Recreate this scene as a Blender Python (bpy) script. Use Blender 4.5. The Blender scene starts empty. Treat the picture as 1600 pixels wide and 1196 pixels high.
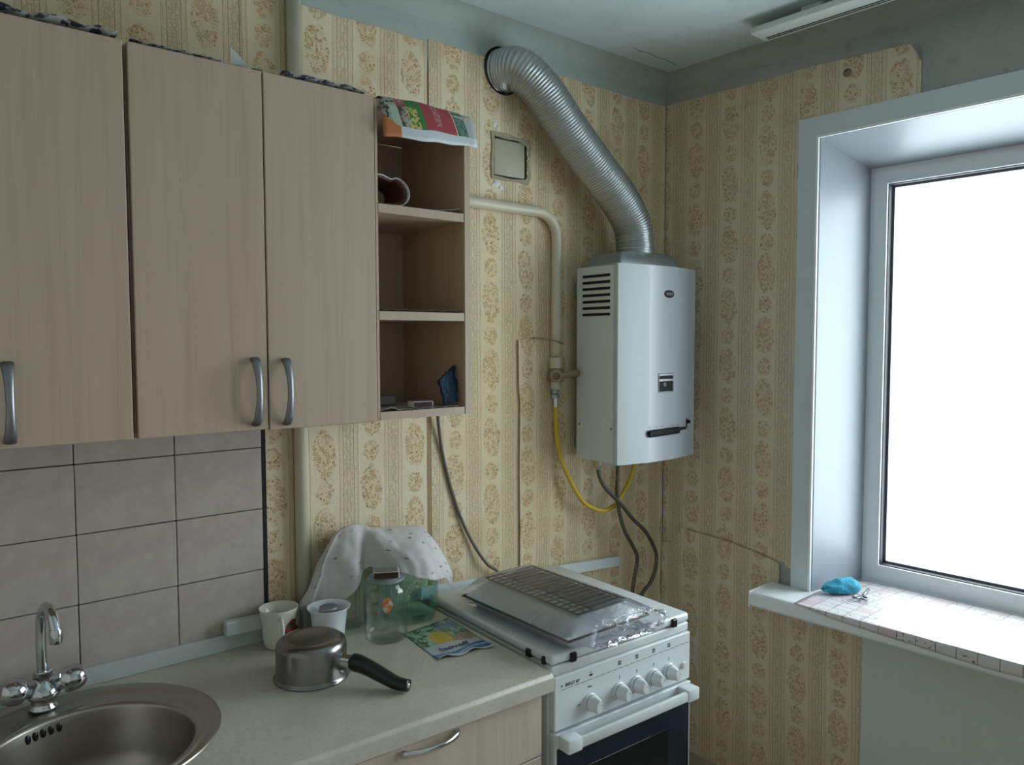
import bpy, bmesh, math, random
from mathutils import Vector, Matrix, noise as mnoise
R = math.radians
sc = bpy.context.scene
C = sc.collection
random.seed(7)

# ---------------------------------------------------------------- camera
F_PX = 1187.59
yaw, pitch, roll = R(50.822), R(-3.2), R(-0.116)
fwd = Vector((math.cos(yaw)*math.cos(pitch), math.sin(yaw)*math.cos(pitch), math.sin(pitch)))
rgt = Vector((math.sin(yaw), -math.cos(yaw), 0)); upv = rgt.cross(fwd)
r2 = rgt*math.cos(roll) + upv*math.sin(roll); u2 = -rgt*math.sin(roll) + upv*math.cos(roll)
cam_d = bpy.data.cameras.new('camera'); cam = bpy.data.objects.new('camera', cam_d); C.objects.link(cam)
cam_d.sensor_fit = 'HORIZONTAL'; cam_d.sensor_width = 36.0; cam_d.lens = F_PX/1600*36.0; cam_d.clip_start = .02
cm = Matrix((r2, u2, -fwd)).transposed().to_4x4(); cm.translation = (0, 0, 1.6)
cam.matrix_world = cm
sc.camera = cam

# ---------------------------------------------------------------- sky (overcast) and exposure
world = bpy.data.worlds.new('overcast_sky'); sc.world = world; world.use_nodes = True
bg = world.node_tree.nodes['Background']
bg.inputs['Color'].default_value = (.86, .95, 1.0, 1); bg.inputs['Strength'].default_value = 10.2
sc.view_settings.view_transform = 'Standard'; sc.view_settings.look = 'None'
sc.view_settings.exposure = 0.0; sc.view_settings.gamma = 1.0; sc.view_settings.use_curve_mapping = False
sc.cycles.diffuse_bounces = 8; sc.cycles.max_bounces = 16; sc.cycles.transparent_max_bounces = 16

# ---------------------------------------------------------------- room frame
BY = 1.85                                            # back wall plane
CEIL = 2.555
COR = Vector((2.2415, BY, 0)); dw = R(2.682)
WN = Vector((-math.cos(dw), -math.sin(dw), 0))       # window wall normal, into the room
WD = Vector((math.sin(dw), -math.cos(dw), 0))        # along the window wall, away from the corner
XL, YF = -0.95, -1.35
def W(s, off, z): return COR + WD*s + WN*off + Vector((0, 0, z))
def Bk(x, off, z): return Vector((x, BY-off, z))

# portal: guides sky sampling through the window opening
pd = bpy.data.lights.new('window_portal', 'AREA'); pd.shape = 'RECTANGLE'; pd.size = 1.7; pd.size_y = 1.45
pd.cycles.is_portal = True
po = bpy.data.objects.new('window_portal', pd); C.objects.link(po)
po.location = W(1.4, -.40, 1.47)
zax = -WN; xax = WD; yax = zax.cross(xax)
po.matrix_world = Matrix.Translation(po.location) @ Matrix((xax, yax, zax)).transposed().to_4x4()

# ================================================================ node helpers
class S:
    def __init__(s, nt, o): s.nt, s.o = nt, o
    def m(s, op, *a):
        n = s.nt.nodes.new('ShaderNodeMath'); n.operation = op
        for i, v in enumerate((s,)+a):
            if isinstance(v, S): s.nt.links.new(v.o, n.inputs[i])
            else: n.inputs[i].default_value = v
        return S(s.nt, n.outputs[0])
    def __add__(s, o): return s.m('ADD', o)
    def __sub__(s, o): return s.m('SUBTRACT', o)
    def __mul__(s, o): return s.m('MULTIPLY', o)
    def __truediv__(s, o): return s.m('DIVIDE', o)
    def fract(s): return s.m('FRACT')
    def floor(s): return s.m('FLOOR')
    def abs(s): return s.m('ABSOLUTE')
    def max(s, o): return s.m('MAXIMUM', o)
    def min(s, o): return s.m('MINIMUM', o)
    def lt(s, o): return s.m('LESS_THAN', o)
    def gt(s, o): return s.m('GREATER_THAN', o)
    def inv(s): return s.m('MULTIPLY_ADD', -1.0, 1.0)
    def step(s, a, b):
        n = s.nt.nodes.new('ShaderNodeMapRange'); n.interpolation_type = 'SMOOTHSTEP'
        s.nt.links.new(s.o, n.inputs[0]); n.inputs[1].default_value = a; n.inputs[2].default_value = b
        return S(s.nt, n.outputs[0])
    def between(s, a, b): return s.gt(a)*s.lt(b)

class Mat:
    def __init__(s, name, rough=.6, metal=0.0, spec=.5):
        s.mat = bpy.data.materials.new(name); s.mat.use_nodes = True; s.nt = s.mat.node_tree
        s.b = s.nt.nodes['Principled BSDF']
        s.b.inputs['Roughness'].default_value = rough; s.b.inputs['Metallic'].default_value = metal
        s.b.inputs['Specular IOR Level'].default_value = spec
        s._tc = None
    def tc(s, out='Object'):
        if s._tc is None: s._tc = s.nt.nodes.new('ShaderNodeTexCoord')
        return s._tc.outputs[out]
    def xyz(s, out='Object', scale=None):
        n = s.nt.nodes.new('ShaderNodeSeparateXYZ'); s.nt.links.new(s.tc(out), n.inputs[0])
        return [S(s.nt, o) for o in n.outputs]
    def comb(s, x, y, z):
        n = s.nt.nodes.new('ShaderNodeCombineXYZ')
        for i, v in enumerate((x, y, z)):
            if isinstance(v, S): s.nt.links.new(v.o, n.inputs[i])
            else: n.inputs[i].default_value = v
        return n.outputs[0]
    def mapped(s, scale, out='Object'):
        n = s.nt.nodes.new('ShaderNodeMapping'); n.inputs['Scale'].default_value = scale
        s.nt.links.new(s.tc(out), n.inputs[0]); return n.outputs[0]
    def noise(s, vec=None, scale=5, detail=4, rough=.55, col=False):
        n = s.nt.nodes.new('ShaderNodeTexNoise'); n.inputs['Scale'].default_value = scale
        n.inputs['Detail'].default_value = detail; n.inputs['Roughness'].default_value = rough
        s.nt.links.new(vec if vec is not None else s.tc(), n.inputs['Vector'])
        return S(s.nt, n.outputs['Fac'])
    def voro(s, vec=None, scale=5, feature='F1', out='Distance', rnd=1.0):
        n = s.nt.nodes.new('ShaderNodeTexVoronoi'); n.feature = feature; n.inputs['Scale'].default_value = scale
        n.inputs['Randomness'].default_value = rnd
        s.nt.links.new(vec if vec is not None else s.tc(), n.inputs['Vector'])
        return S(s.nt, n.outputs[out])
    def mix(s, f, a, b):
        n = s.nt.nodes.new('ShaderNodeMix'); n.data_type = 'RGBA'
        for i, v in ((0, f), (6, a), (7, b)):
            if isinstance(v, S): s.nt.links.new(v.o, n.inputs[i])
            elif i == 0: n.inputs[0].default_value = v
            else: n.inputs[i].default_value = (*v, 1)
        return S(s.nt, n.outputs[2])
    def color(s, c):
        if isinstance(c, S): s.nt.links.new(c.o, s.b.inputs['Base Color'])
        else: s.b.inputs['Base Color'].default_value = (*c, 1)
        return s
    def rough(s, r): s.nt.links.new(r.o, s.b.inputs['Roughness']); return s
    def bump(s, h, dist=.001, strength=.5):
        n = s.nt.nodes.new('ShaderNodeBump'); n.inputs['Strength'].default_value = strength
        n.inputs['Distance'].default_value = dist
        s.nt.links.new(h.o, n.inputs['Height']); s.nt.links.new(n.outputs[0], s.b.inputs['Normal']); return s

def plain(name, c, rough=.6, metal=0.0, var=.12, scale=14, spec=.5, bump=0):
    m = Mat(name, rough, metal, spec); n = m.noise(scale=scale)
    m.color(m.mix(n, tuple(v*(1-var) for v in c), tuple(min(1, v*(1+var)) for v in c)))
    if bump: m.bump(m.noise(scale=scale*6), bump, .6)
    return m.mat

def wallpaper(name, horiz):
    m = Mat(name, .75, 0, .25)
    x, y, z = m.xyz()
    u = x if horiz == 'x' else y*-1.0 + 3.0
    P, PV = .1388, .208
    wob = m.noise(scale=3.0)*.012
    U = (u + wob - .8751)/P + 50.5
    col = U.floor(); fu = U.fract() - .5; afu = fu.abs()
    V = (z - 1.3055)/PV + col*.5 + 40.5 + (m.noise(scale=2.1)*.05)
    fv = V.fract() - .5
    n1 = m.noise(scale=55, detail=3) - .5
    tall = ((fu + fv*.10)/.25).m('POWER', 2.0) + (fv/.33).m('POWER', 2.0) + n1*1.1
    fv2 = fv.abs() - .5
    small = (fu/.19).m('POWER', 2.0) + (fv2/.15).m('POWER', 2.0) + n1*1.1
    mask = tall.min(small).step(1.0, .75)
    wx = m.noise(scale=70, detail=2) - .5; wz = m.noise(m.comb(z, u, 7.0), 70, 2) - .5
    vec = m.comb(u + wx*.012, 0.0, z + wz*.012)
    d = m.voro(vec, 88); dc = m.voro(vec, 150); de = m.voro(vec, 150, 'DISTANCE_TO_EDGE')
    ring = d.step(.31, .36)*d.step(.47, .42)
    heart = d.step(.20, .12)
    leaf = dc.step(.36, .28)*d.step(.46, .52)
    ink = (ring.max(leaf*.6).max(heart*.5))*mask
    fill = d.step(.42, .36)*mask
    g = afu*-1.0 + .5                              # distance from the band centre
    inband = g.lt(.205)
    def line(c, w): return (g - c).abs().lt(w)
    lines = line(.203, .0055).max(line(.112, .006)).max(line(.178, .0035)*.4)
    vine_w = ((z*75.0).m('SINE')*.035)
    vine = ((U.fract()-.5).abs()*-1.0 + .5 - (vine_w.abs()+.012)).abs().lt(.012)
    dots = m.voro(vec, 190).step(.36, .22)
    mid = g.lt(.10)*(m.voro(vec, 120).step(.30, .40)*m.voro(vec, 120).step(.62, .5)*.9)
    bandink = (lines.max(vine*.45).max(dots*.45*(g.between(.12, .20))).max(mid*.5))*inband
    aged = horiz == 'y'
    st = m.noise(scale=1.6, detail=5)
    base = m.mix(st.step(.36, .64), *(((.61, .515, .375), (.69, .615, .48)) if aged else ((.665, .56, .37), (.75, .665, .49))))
    base = m.mix(inband*.25, base, (.60, .49, .31))
    stain = m.noise(scale=4.5, detail=6).step(.58, .78)
    base = m.mix(stain*.55, base, (.44, .30, .14))
    base = m.mix(mask*.26, base, (.60, .42, .20))
    base = m.mix(fill*.28, base, (.56, .36, .15))
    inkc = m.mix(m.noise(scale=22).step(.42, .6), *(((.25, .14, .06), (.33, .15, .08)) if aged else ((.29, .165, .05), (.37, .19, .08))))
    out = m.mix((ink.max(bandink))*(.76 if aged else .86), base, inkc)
    grime = m.noise(scale=40, detail=3)
    out = m.mix(grime.step(.5, .8)*.12, out, (.2, .17, .12))
    m.color(out); m.bump(m.noise(scale=160, detail=2)+m.noise(scale=9)*4.0, .0015, .5)
    return m.mat

def laminate(name, c1, c2, horiz=False):
    m = Mat(name, .42, 0, .4)
    v = m.mapped((60, 60, 2.2) if not horiz else (2.2, 60, 60))
    n = m.noise(v, 1.0, 6, .65); v2 = m.mapped((14, 14, .8) if not horiz else (.8, 14, 14)); n2 = m.noise(v2, 1.0, 4)
    c = m.mix(n2.step(.3, .7), c1, c2)
    m.color(m.mix(n.step(.45, .75)*.35, c, tuple(v*.72 for v in c1))); m.bump(n, .0003, .3)
    return m.mat

def clear_glass(name, tint, rough=.02, gloss=.10):
    m = Mat(name); nt = m.nt
    tr = nt.nodes.new('ShaderNodeBsdfTransparent'); tr.inputs[0].default_value = (*tint, 1)
    gl = nt.nodes.new('ShaderNodeBsdfGlossy'); gl.inputs['Roughness'].default_value = rough
    lw = nt.nodes.new('ShaderNodeLayerWeight'); lw.inputs[0].default_value = .5
    fr = S(nt, lw.outputs['Facing']).m('POWER', 3.5)*.75 + .045
    mx = nt.nodes.new('ShaderNodeMixShader')
    nt.links.new(fr.o, mx.inputs[0]); nt.links.new(tr.outputs[0], mx.inputs[1]); nt.links.new(gl.outputs[0], mx.inputs[2])
    nt.links.new(mx.outputs[0], nt.nodes['Material Output'].inputs['Surface'])
    return m.mat

# ================================================================ materials
MT = {}
MT['paper_back'] = wallpaper('wallpaper_back', 'x'); MT['paper_right'] = wallpaper('wallpaper_right', 'y')
def plaster(name, a, b, c):
    m = Mat(name, .85, 0, .2); n = m.noise(scale=2.2, detail=8, rough=.62); n2 = m.noise(scale=26, detail=5)
    k = m.mix(n.step(.35, .65), a, b); k = m.mix(n2.step(.55, .8)*.5, k, c)
    m.color(k); m.bump(m.noise(scale=18, detail=8), .004, .5); return m.mat
MT['plaster'] = plaster('grey_plaster', (.33, .385, .355), (.39, .445, .415), (.27, .30, .27))
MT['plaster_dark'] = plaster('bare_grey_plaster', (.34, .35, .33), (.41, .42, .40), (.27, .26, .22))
MT['ceiling'] = plaster('ceiling_paint', (.47, .555, .56), (.56, .645, .65), (.41, .47, .46))
MT['floor'] = laminate('floor_linoleum', (.44, .36, .26), (.54, .45, .33), True)
MT['rear_wall'] = plain('rear_wall_paper', (.79, .77, .73), .8, var=.04)
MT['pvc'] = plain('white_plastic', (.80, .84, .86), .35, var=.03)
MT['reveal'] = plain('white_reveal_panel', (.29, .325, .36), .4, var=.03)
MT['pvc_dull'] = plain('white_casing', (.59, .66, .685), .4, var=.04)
MT['enamel'] = plain('white_enamel', (.67, .71, .725), .2, var=.03, scale=6)
MT['enamel_worn'] = plain('worn_enamel', (.62, .65, .65), .35, var=.08, scale=30)
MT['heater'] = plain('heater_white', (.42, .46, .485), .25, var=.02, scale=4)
MT['wood'] = laminate('pale_oak_laminate', (.43, .335, .25), (.465, .367, .278))
MT['wood_in'] = laminate('inner_laminate', (.44, .29, .195), (.50, .34, .235))
MT['wood_low'] = laminate('drawer_laminate', (.50, .42, .35), (.56, .475, .40))
MT['black'] = plain('black_plastic', (.010, .010, .011), .28)
MT['blackmatt'] = plain('matt_black', (.010, .010, .012), .6, spec=.2)
MT['dark'] = plain('dark_void', (.015, .014, .013), .9)
MT['rubber'] = plain('dark_rubber', (.03, .03, .04), .6)
MT['chrome'] = plain('chrome', (.62, .64, .66), .13, 1.0, var=.05)
MT['handle'] = plain('brushed_handle', (.27, .275, .295), .40, 1.0, var=.06)
MT['steel'] = plain('brushed_steel', (.44, .405, .37), .36, 1.0, var=.10, scale=30)
MT['pan'] = plain('dull_aluminium', (.25, .24, .235), .27, 1.0, var=.12, scale=20)
MT['duct'] = plain('aluminium_duct', (.52, .54, .54), .34, 1.0, var=.10, scale=25)
MT['zinc'] = plain('galvanised', (.34, .39, .40), .45, .8, var=.15, scale=30)
MT['pipe'] = plain('cream_pipe_paint', (.60, .555, .43), .42, var=.08, scale=12)
MT['brass'] = plain('tarnished_brass', (.30, .24, .16), .5, .6, var=.3, scale=60)
MT['yellow'] = plain('yellow_hose', (.62, .42, .03), .45, var=.10)
MT['cable'] = plain('grey_cable', (.14, .125, .10), .6)
MT['ceramic'] = plain('cream_ceramic', (.72, .70, .60), .18, var=.03)
MT['whiteplast'] = plain('white_cup_plastic', (.84, .87, .91), .35, var=.03)
MT['glass'] = clear_glass('clear_glass', (.975, .99, .985)); MT['green_glass'] = clear_glass('green_glass', (.84, .965, .955))
MT['pane'] = clear_glass('window_glass', (.97, .99, .99))
MT['film'] = None
MT['navy'] = plain('oven_glass', (.012, .018, .032), .12, var=.1)
MT['inner_win'] = plain('oven_window', (.006, .008, .010), .1)
MT['ink'] = plain('print_ink', (.04, .045, .05), .6)
MT['white_print'] = plain('white_print', (.70, .70, .70), .6)
MT['grey_box'] = plain('grey_card', (.20, .195, .195), .7)
MT['maroon'] = plain('match_striker', (.05, .018, .018), .8)
MT['card'] = plain('pale_card', (.62, .60, .57), .7)
MT['cream_board'] = plain('screen_board', (.60, .64, .62), .7, var=.05, scale=60)
MT['lamp_white'] = plain('lamp_white', (.66, .72, .70), .35, var=.04)
MT['red'] = plain('red_tape', (.40, .05, .06), .6)
MT['lime'] = plain('white_plaster_crumb', (.75, .74, .70), .9)
MT['base_dark'] = plain('baseboard_paint', (.36, .31, .22), .5)

m = Mat('tile_glaze', .3, 0, .45)
n1 = m.noise(scale=9, detail=7, rough=.65); n2 = m.noise(scale=34, detail=5)
m.color(m.mix(n2.step(.5, .75)*.35, m.mix(n1.step(.35, .65), (.41, .35, .325), (.475, .415, .385)), (.53, .475, .44))); MT['tile'] = m.mat
m = Mat('worktop_stone', .38, 0, .4)
n1 = m.noise(scale=7, detail=6); n2 = m.voro(scale=260); n3 = m.noise(scale=120, detail=3)
m.color(m.mix(n3.step(.5, .7)*.35, m.mix(n1.step(.35, .65), (.49, .46, .39), (.56, .53, .46)), (.37, .325, .26))); MT['worktop'] = m.mat
m = Mat('strip_paint', .4, 0, .4)
m.color(m.mix(m.noise(scale=25, detail=5).step(.55, .8)*.5, (.50, .55, .54), (.34, .32, .28))); MT['strip'] = m.mat
# plastic film: partly see-through, glossy creases
m = Mat('clear_film'); nt = m.nt
tr = nt.nodes.new('ShaderNodeBsdfTransparent'); tr.inputs[0].default_value = (.88, .88, .90, 1)
gl = nt.nodes.new('ShaderNodeBsdfGlossy'); gl.inputs['Roughness'].default_value = .12; gl.inputs[0].default_value = (.9, .9, .95, 1)
mx = nt.nodes.new('ShaderNodeMixShader'); lw = nt.nodes.new('ShaderNodeLayerWeight'); lw.inputs[0].default_value = .25
bp = nt.nodes.new('ShaderNodeBump'); bp.inputs['Distance'].default_value = .006; bp.inputs['Strength'].default_value = .8
hn = m.noise(scale=38, detail=3); nt.links.new(hn.o, bp.inputs['Height']); nt.links.new(bp.outputs[0], gl.inputs['Normal']); nt.links.new(bp.outputs[0], lw.inputs['Normal'])
fac = S(nt, lw.outputs['Fresnel'])*.8 + .075
nt.links.new(fac.o, mx.inputs[0]); nt.links.new(tr.outputs[0], mx.inputs[1]); nt.links.new(gl.outputs[0], mx.inputs[2])
nt.links.new(mx.outputs[0], nt.nodes['Material Output'].inputs['Surface']); MT['film'] = m.mat
# cloth with sprigs, thin
m = Mat('sprigged_cloth', .85, 0, .2)
vv = m.tc('UV'); d = m.voro(vv, 30.0, rnd=.45)
c = m.mix(d.step(.20, .12)*.75, (.80, .77, .77), (.10, .09, .12)); m.color(c)
m.bump(m.noise(scale=400, detail=1), .0004, .4)
tl = m.nt.nodes.new('ShaderNodeBsdfTranslucent'); tl.inputs[0].default_value = (.70, .67, .66, 1)
mx = m.nt.nodes.new('ShaderNodeMixShader'); mx.inputs[0].default_value = .30
m.nt.links.new(m.b.outputs[0], mx.inputs[1]); m.nt.links.new(tl.outputs[0], mx.inputs[2])
m.nt.links.new(mx.outputs[0], m.nt.nodes['Material Output'].inputs['Surface']); MT['cloth'] = m.mat

def uvmat(name, fn, rough=.5):
    m = Mat(name, rough); u, v, _ = m.xyz('UV'); m.color(fn(m, u, v)); return m.mat
def rect(u, v, a, b, c, d): return u.between(a, b)*v.between(c, d)
def leaflet_fn(m, u, v):
    n = m.noise(m.tc('UV'), 14, 3); n2 = m.noise(m.tc('UV'), 30, 2)
    c = m.mix((u+v*.0).lt(2.0), (.30, .035, .045), (.30, .035, .045))
    sl = u + v*.16                                     # slanted photo collage on the left
    left = sl.lt(.40)
    col = m.mix(n.step(.44, .5), (.025, .05, .025), (.30, .33, .28)); col = m.mix(n2.step(.58, .62), col, (.30, .05, .05))
    c = m.mix(left, c, col)
    c = m.mix(rect(sl, v, .20, .33, .30, .62), c, (.30, .05, .06))
    c = m.mix(rect(sl, v, .29, .46, .10, .60), c, (.035, .15, .035))
    c = m.mix(rect(sl, v, .29, .40, .10, .32)*n2.gt(.48), c, (.45, .40, .12))
    c = m.mix(rect(sl, v, .12, .20, .10, .30), c, (.35, .42, .36))
    lines = ((sl*60.0).fract().lt(.35))*n2.gt(.45)
    c = m.mix(rect(sl, v, .22, .30, .35, .58)*lines, c, (.6, .5, .5))
    c = m.mix(rect(sl, v, .58, .645, .15, .80)*lines*.7, c, (.6, .5, .5))
    c = m.mix(sl.between(.80, .812), c, (.5, .48, .42)); c = m.mix(sl.between(.812, .93), c, (.02, .09, .05))
    c = m.mix(rect(sl, v, .825, .92, .08, .92)*lines, c, (.30, .42, .36))
    c = m.mix(sl.gt(.93), c, (.36, .40, .40))
    c = m.mix((v - u*.0).lt(.10)*u.gt(.17), c, (.52, .55, .58)); c = m.mix((v + u*.7).lt(.20)*u.lt(.17), c, (.45, .15, .04))
    return c
MT['leaflet'] = uvmat('leaflet_print', leaflet_fn)
def packet_fn(m, u, v):
    n = m.noise(m.tc('UV'), 7, 5); n2 = m.noise(m.tc('UV'), 22, 4)
    c = m.mix(n.step(.44, .56), (.03, .11, .015), (.22, .40, .30)); c = m.mix(n2.step(.56, .62)*.7, c, (.50, .55, .45))
    r = ((u-.42)*1.3).m('POWER', 2.0) + ((v-.52)).m('POWER', 2.0)
    c = m.mix((r + n2*.16 - .08).step(.085, .03), c, (.52, .37, .03))
    c = m.mix(rect(u, v, .55, .98, .72, .92)*n2.step(.40, .5), c, (.06, .16, .34))
    c = m.mix((v + n2*.06 + (u-.5)*.10).lt(.40), c, (.42, .46, .47)); c = m.mix(((u-.82)*3.0).m('POWER', 2.0).m('ADD', ((v-.42)*7.0).m('POWER', 2.0)).lt(.5)*n2.gt(.42), c, (.30, .22, .16))
    wave = (u*5.2).m('SINE')*.045
    c = m.mix((v+wave).lt(.17), c, (.02, .14, .36)); c = m.mix((v + wave).between(.085, .11), c, (.40, .52, .60))
    c = m.mix(v.lt(.035), c, (.55, .56, .56))
    return c
MT['packet'] = uvmat('packet_print', packet_fn, .3)
def oil_fn(m, u, v):                                     # u, v in metres
    g = ((u/.052).fract().lt(.04)).max((v/.036).fract().lt(.05))
    n = m.noise(m.tc('UV'), 45, 4); cell = (u/.052).floor()*.37 + (v/.036).floor()*.53
    fl = (m.noise(m.tc('UV'), 110, 3)).step(.56, .64)*((cell.fract()).lt(.5))*(n.step(.42, .5))
    c = m.mix(g*.85, (.66, .62, .62), (.12, .09, .10)); c = m.mix(fl*.95, c, (.06, .07, .06))
    return m.mix(((cell*1.7).fract().lt(.16))*.5, c, (.62, .42, .46))
MT['oilcloth'] = uvmat('oilcloth_print', oil_fn, .35)
def news_fn(m, u, v):
    n = m.noise(m.tc('UV'), 9, 4); n2 = m.noise(m.tc('UV'), 40, 3)
    c = m.mix(n.step(.46, .52), (.03, .035, .06), (.33, .34, .31)); return m.mix(n2.step(.60, .66)*.7, c, (.30, .09, .07))
MT['news'] = uvmat('newspaper_print', news_fn, .8)
MT['newsgrey'] = plain('newsprint_plain', (.36, .38, .36), .85, var=.25, scale=40)
m = Mat('blue_net', .7); n = m.voro(scale=330); m.color(m.mix(n.step(.2, .55), (.01, .22, .42), (.05, .42, .62))); m.bump(n, .003, 1.0); MT['sponge'] = m.mat
m = Mat('blue_cloth', .9); n = m.voro(scale=300); m.color(m.mix(n.step(.2, .55), (.002, .014, .034), (.004, .024, .055))); m.bump(n, .002, 1.0); MT['bluecloth'] = m.mat  # dark blue
def braid():
    m = Mat('braided_hose', .45, .6); x, y, z = m.xyz()
    a = ((x+y+z)*900.0).m('SINE'); b = ((x+y-z)*900.0).m('SINE')
    m.color(m.mix((a*b).step(-.2, .4), (.06, .052, .04), (.19, .17, .14))); return m.mat
MT['braid'] = braid()
m = Mat('mug_decor', .2); n = m.noise(scale=60, detail=3); m.color(m.mix(n.step(.45, .55), (.03, .05, .02), (.35, .03, .03))); MT['decor'] = m.mat
m = Mat('orange_decor', .4); n = m.noise(scale=70, detail=2); m.color(m.mix(n.step(.4, .55), (.55, .50, .38), (.60, .20, .04))); MT['orange'] = m.mat
m = Mat('shelf_magazine', .5); n = m.noise(scale=14, detail=3); m.color(m.mix(n.step(.42, .5), (.10, .04, .03), (.48, .40, .32))); MT['magazine'] = m.mat

# ================================================================ mesh helpers
def root_of(o):
    while o.parent: o = o.parent
    return o
def tag(o, label=None, cat=None, group=None, kind=None):
    if label: o['label'] = label
    if cat: o['category'] = cat
    if group: o['group'] = group
    if kind: o['kind'] = kind
    return o
def thing(name, label, cat, loc=(0, 0, 0), rz=0, group=None, kind=None):
    o = bpy.data.objects.new(name, None); C.objects.link(o); o.location = loc; o.rotation_euler = (0, 0, rz)
    o.empty_display_size = .05
    return tag(o, label, cat, group, kind)
def basis(o): return Matrix.Translation(o.location) @ o.rotation_euler.to_matrix().to_4x4()
def add(name, bm, mat, parent=None, smooth=False, local=False, label=None):
    me = bpy.data.meshes.new(name)
    bmesh.ops.recalc_face_normals(bm, faces=bm.faces[:])
    bm.to_mesh(me); bm.free()
    if smooth is True:
        for p in me.polygons: p.use_smooth = True
    elif smooth:
        for p in me.polygons: p.use_smooth = True
        me.set_sharp_from_angle(angle=R(smooth))
    me.materials.append(MT[mat] if isinstance(mat, str) else mat)
    o = bpy.data.objects.new(name, me); C.objects.link(o)
    if parent:
        if not local: me.transform(basis(root_of(parent)).inverted())
        o.parent = parent
    if label: o['label'] = label
    return o
def box(x0, x1, y0, y1, z0, z1, bev=0, seg=2, bm=None, M=None):
    own = bm is None
    b = bmesh.new()
    bmesh.ops.create_cube(b, size=1)
    for v in b.verts: v.co = Vector(((x0+x1)/2 + v.co.x*(x1-x0), (y0+y1)/2 + v.co.y*(y1-y0), (z0+z1)/2 + v.co.z*(z1-z0)))
    if bev: bmesh.ops.bevel(b, geom=b.edges[:], offset=bev, segments=seg, affect='EDGES', profile=.5)
    if M is not None: b.transform(M)
    return b
def merge(*bms):
    t = bmesh.new(); me = bpy.data.meshes.new('tmp')
    for b in bms:
        b.to_mesh(me); b.free(); t.from_mesh(me)
    bpy.data.meshes.remove(me); return t
def catmull(pts, n=8):
    P = [Vector(p) for p in pts]; P = [P[0]*2-P[1]] + P + [P[-1]*2-P[-2]]; out = []
    for i in range(1, len(P)-2):
        a, b, c, d = P[i-1:i+3]
        for k in range(n):
            t = k/n
            out.append(.5*((2*b) + (c-a)*t + (2*a-5*b+4*c-d)*t*t + (3*b-a-3*c+d)*t**3))
    out.append(P[-2]); return out
def tube(path, rad, seg=12, cap=True):
    bm = bmesh.new(); path = [Vector(p) for p in path]; n = len(path); rings = []
    up = Vector((0, 0, 1)); prev = None
    for i, p in enumerate(path):
        t = (path[min(i+1, n-1)] - path[max(i-1, 0)]).normalized()
        if prev is None:
            a = t.cross(up)
            if a.length < .05: a = t.cross(Vector((1, 0, 0)))
        else: a = prev - t*prev.dot(t)
        a.normalize(); prev = a; b = t.cross(a)
        r = rad(i/(n-1)) if callable(rad) else rad
        rr = r if isinstance(r, tuple) else (r, r)
        rings.append([bm.verts.new(p + a*math.cos(2*math.pi*k/seg)*rr[0] + b*math.sin(2*math.pi*k/seg)*rr[1]) for k in range(seg)])
    for i in range(n-1):
        for k in range(seg): bm.faces.new((rings[i][k], rings[i][(k+1) % seg], rings[i+1][(k+1) % seg], rings[i+1][k]))
    if cap: bm.faces.new(rings[0]); bm.faces.new(rings[-1])
    return bm
def lathe(prof, c=(0, 0, 0), seg=40, M=None, close=False):
    """profile of (r, z) about a vertical axis at c"""
    bm = bmesh.new(); c = Vector(c); rings = []
    for r, z in prof:
        if r < 1e-5: rings.append([bm.verts.new(c + Vector((0, 0, z)))])
        else: rings.append([bm.verts.new(c + Vector((r*math.cos(2*math.pi*k/seg), r*math.sin(2*math.pi*k/seg), z))) for k in range(seg)])
    for a, b in zip(rings, rings[1:]):
        for k in range(seg):
            k2 = (k+1) % seg
            if len(a) == 1 and len(b) == 1: continue
            if len(a) == 1: bm.faces.new((a[0], b[k], b[k2]))
            elif len(b) == 1: bm.faces.new((a[k], a[k2], b[0]))
            else: bm.faces.new((a[k], a[k2], b[k2], b[k]))
    if M is not None: bm.transform(M)
    return bm
def axis_matrix(p, d):
    """matrix that puts local z along d at p"""
    d = Vector(d).normalized(); return Matrix.Translation(Vector(p)) @ d.to_track_quat('Z', 'Y').to_matrix().to_4x4()
def plate(outer, holes, fn, thick):
    """flat polygon with holes, (a, z) points mapped by fn(a, off, z); thickness goes from off=thick (face) to off=0"""
    bm = bmesh.new(); loops = []; es = []
    for lp in [outer]+holes:
        vs = [bm.verts.new((a, z, 0)) for a, z in lp]; loops.append(vs)
        for i in range(len(vs)): es.append(bm.edges.new((vs[i], vs[(i+1) % len(vs)])))
    bmesh.ops.triangle_fill(bm, edges=es, use_beauty=True, use_dissolve=False)
    front = bm.faces[:]
    r = bmesh.ops.extrude_face_region(bm, geom=front)
    for v in r['geom']:
        if isinstance(v, bmesh.types.BMVert): v.co.z = 1
    for v in bm.verts: v.co = fn(v.co.x, thick*(1-v.co.z), v.co.y)
    return bm
def sheet(fn, nu, nv, thick=0, uvs=None):
    """grid surface with UVs; fn(u, v) -> Vector"""
    bm = bmesh.new(); uvl = bm.loops.layers.uv.new('UVMap')
    vs = [[bm.verts.new(fn(i/nu, j/nv)) for j in range(nv+1)] for i in range(nu+1)]
    for i in range(nu):
        for j in range(nv):
            f = bm.faces.new((vs[i][j], vs[i+1][j], vs[i+1][j+1], vs[i][j+1]))
            for l, (a, b) in zip(f.loops, ((i, j), (i+1, j), (i+1, j+1), (i, j+1))):
                l[uvl].uv = uvs(a/nu, b/nv) if uvs else (a/nu, b/nv)
    if thick:
        bmesh.ops.recalc_face_normals(bm, faces=bm.faces[:])
        bmesh.ops.solidify(bm, geom=bm.faces[:], thickness=thick)
    return bm
def nz(p, s=1.0, seed=0): return mnoise.noise(Vector(p)*s + Vector((seed*7.3, seed*3.1, seed*1.7)))
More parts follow.
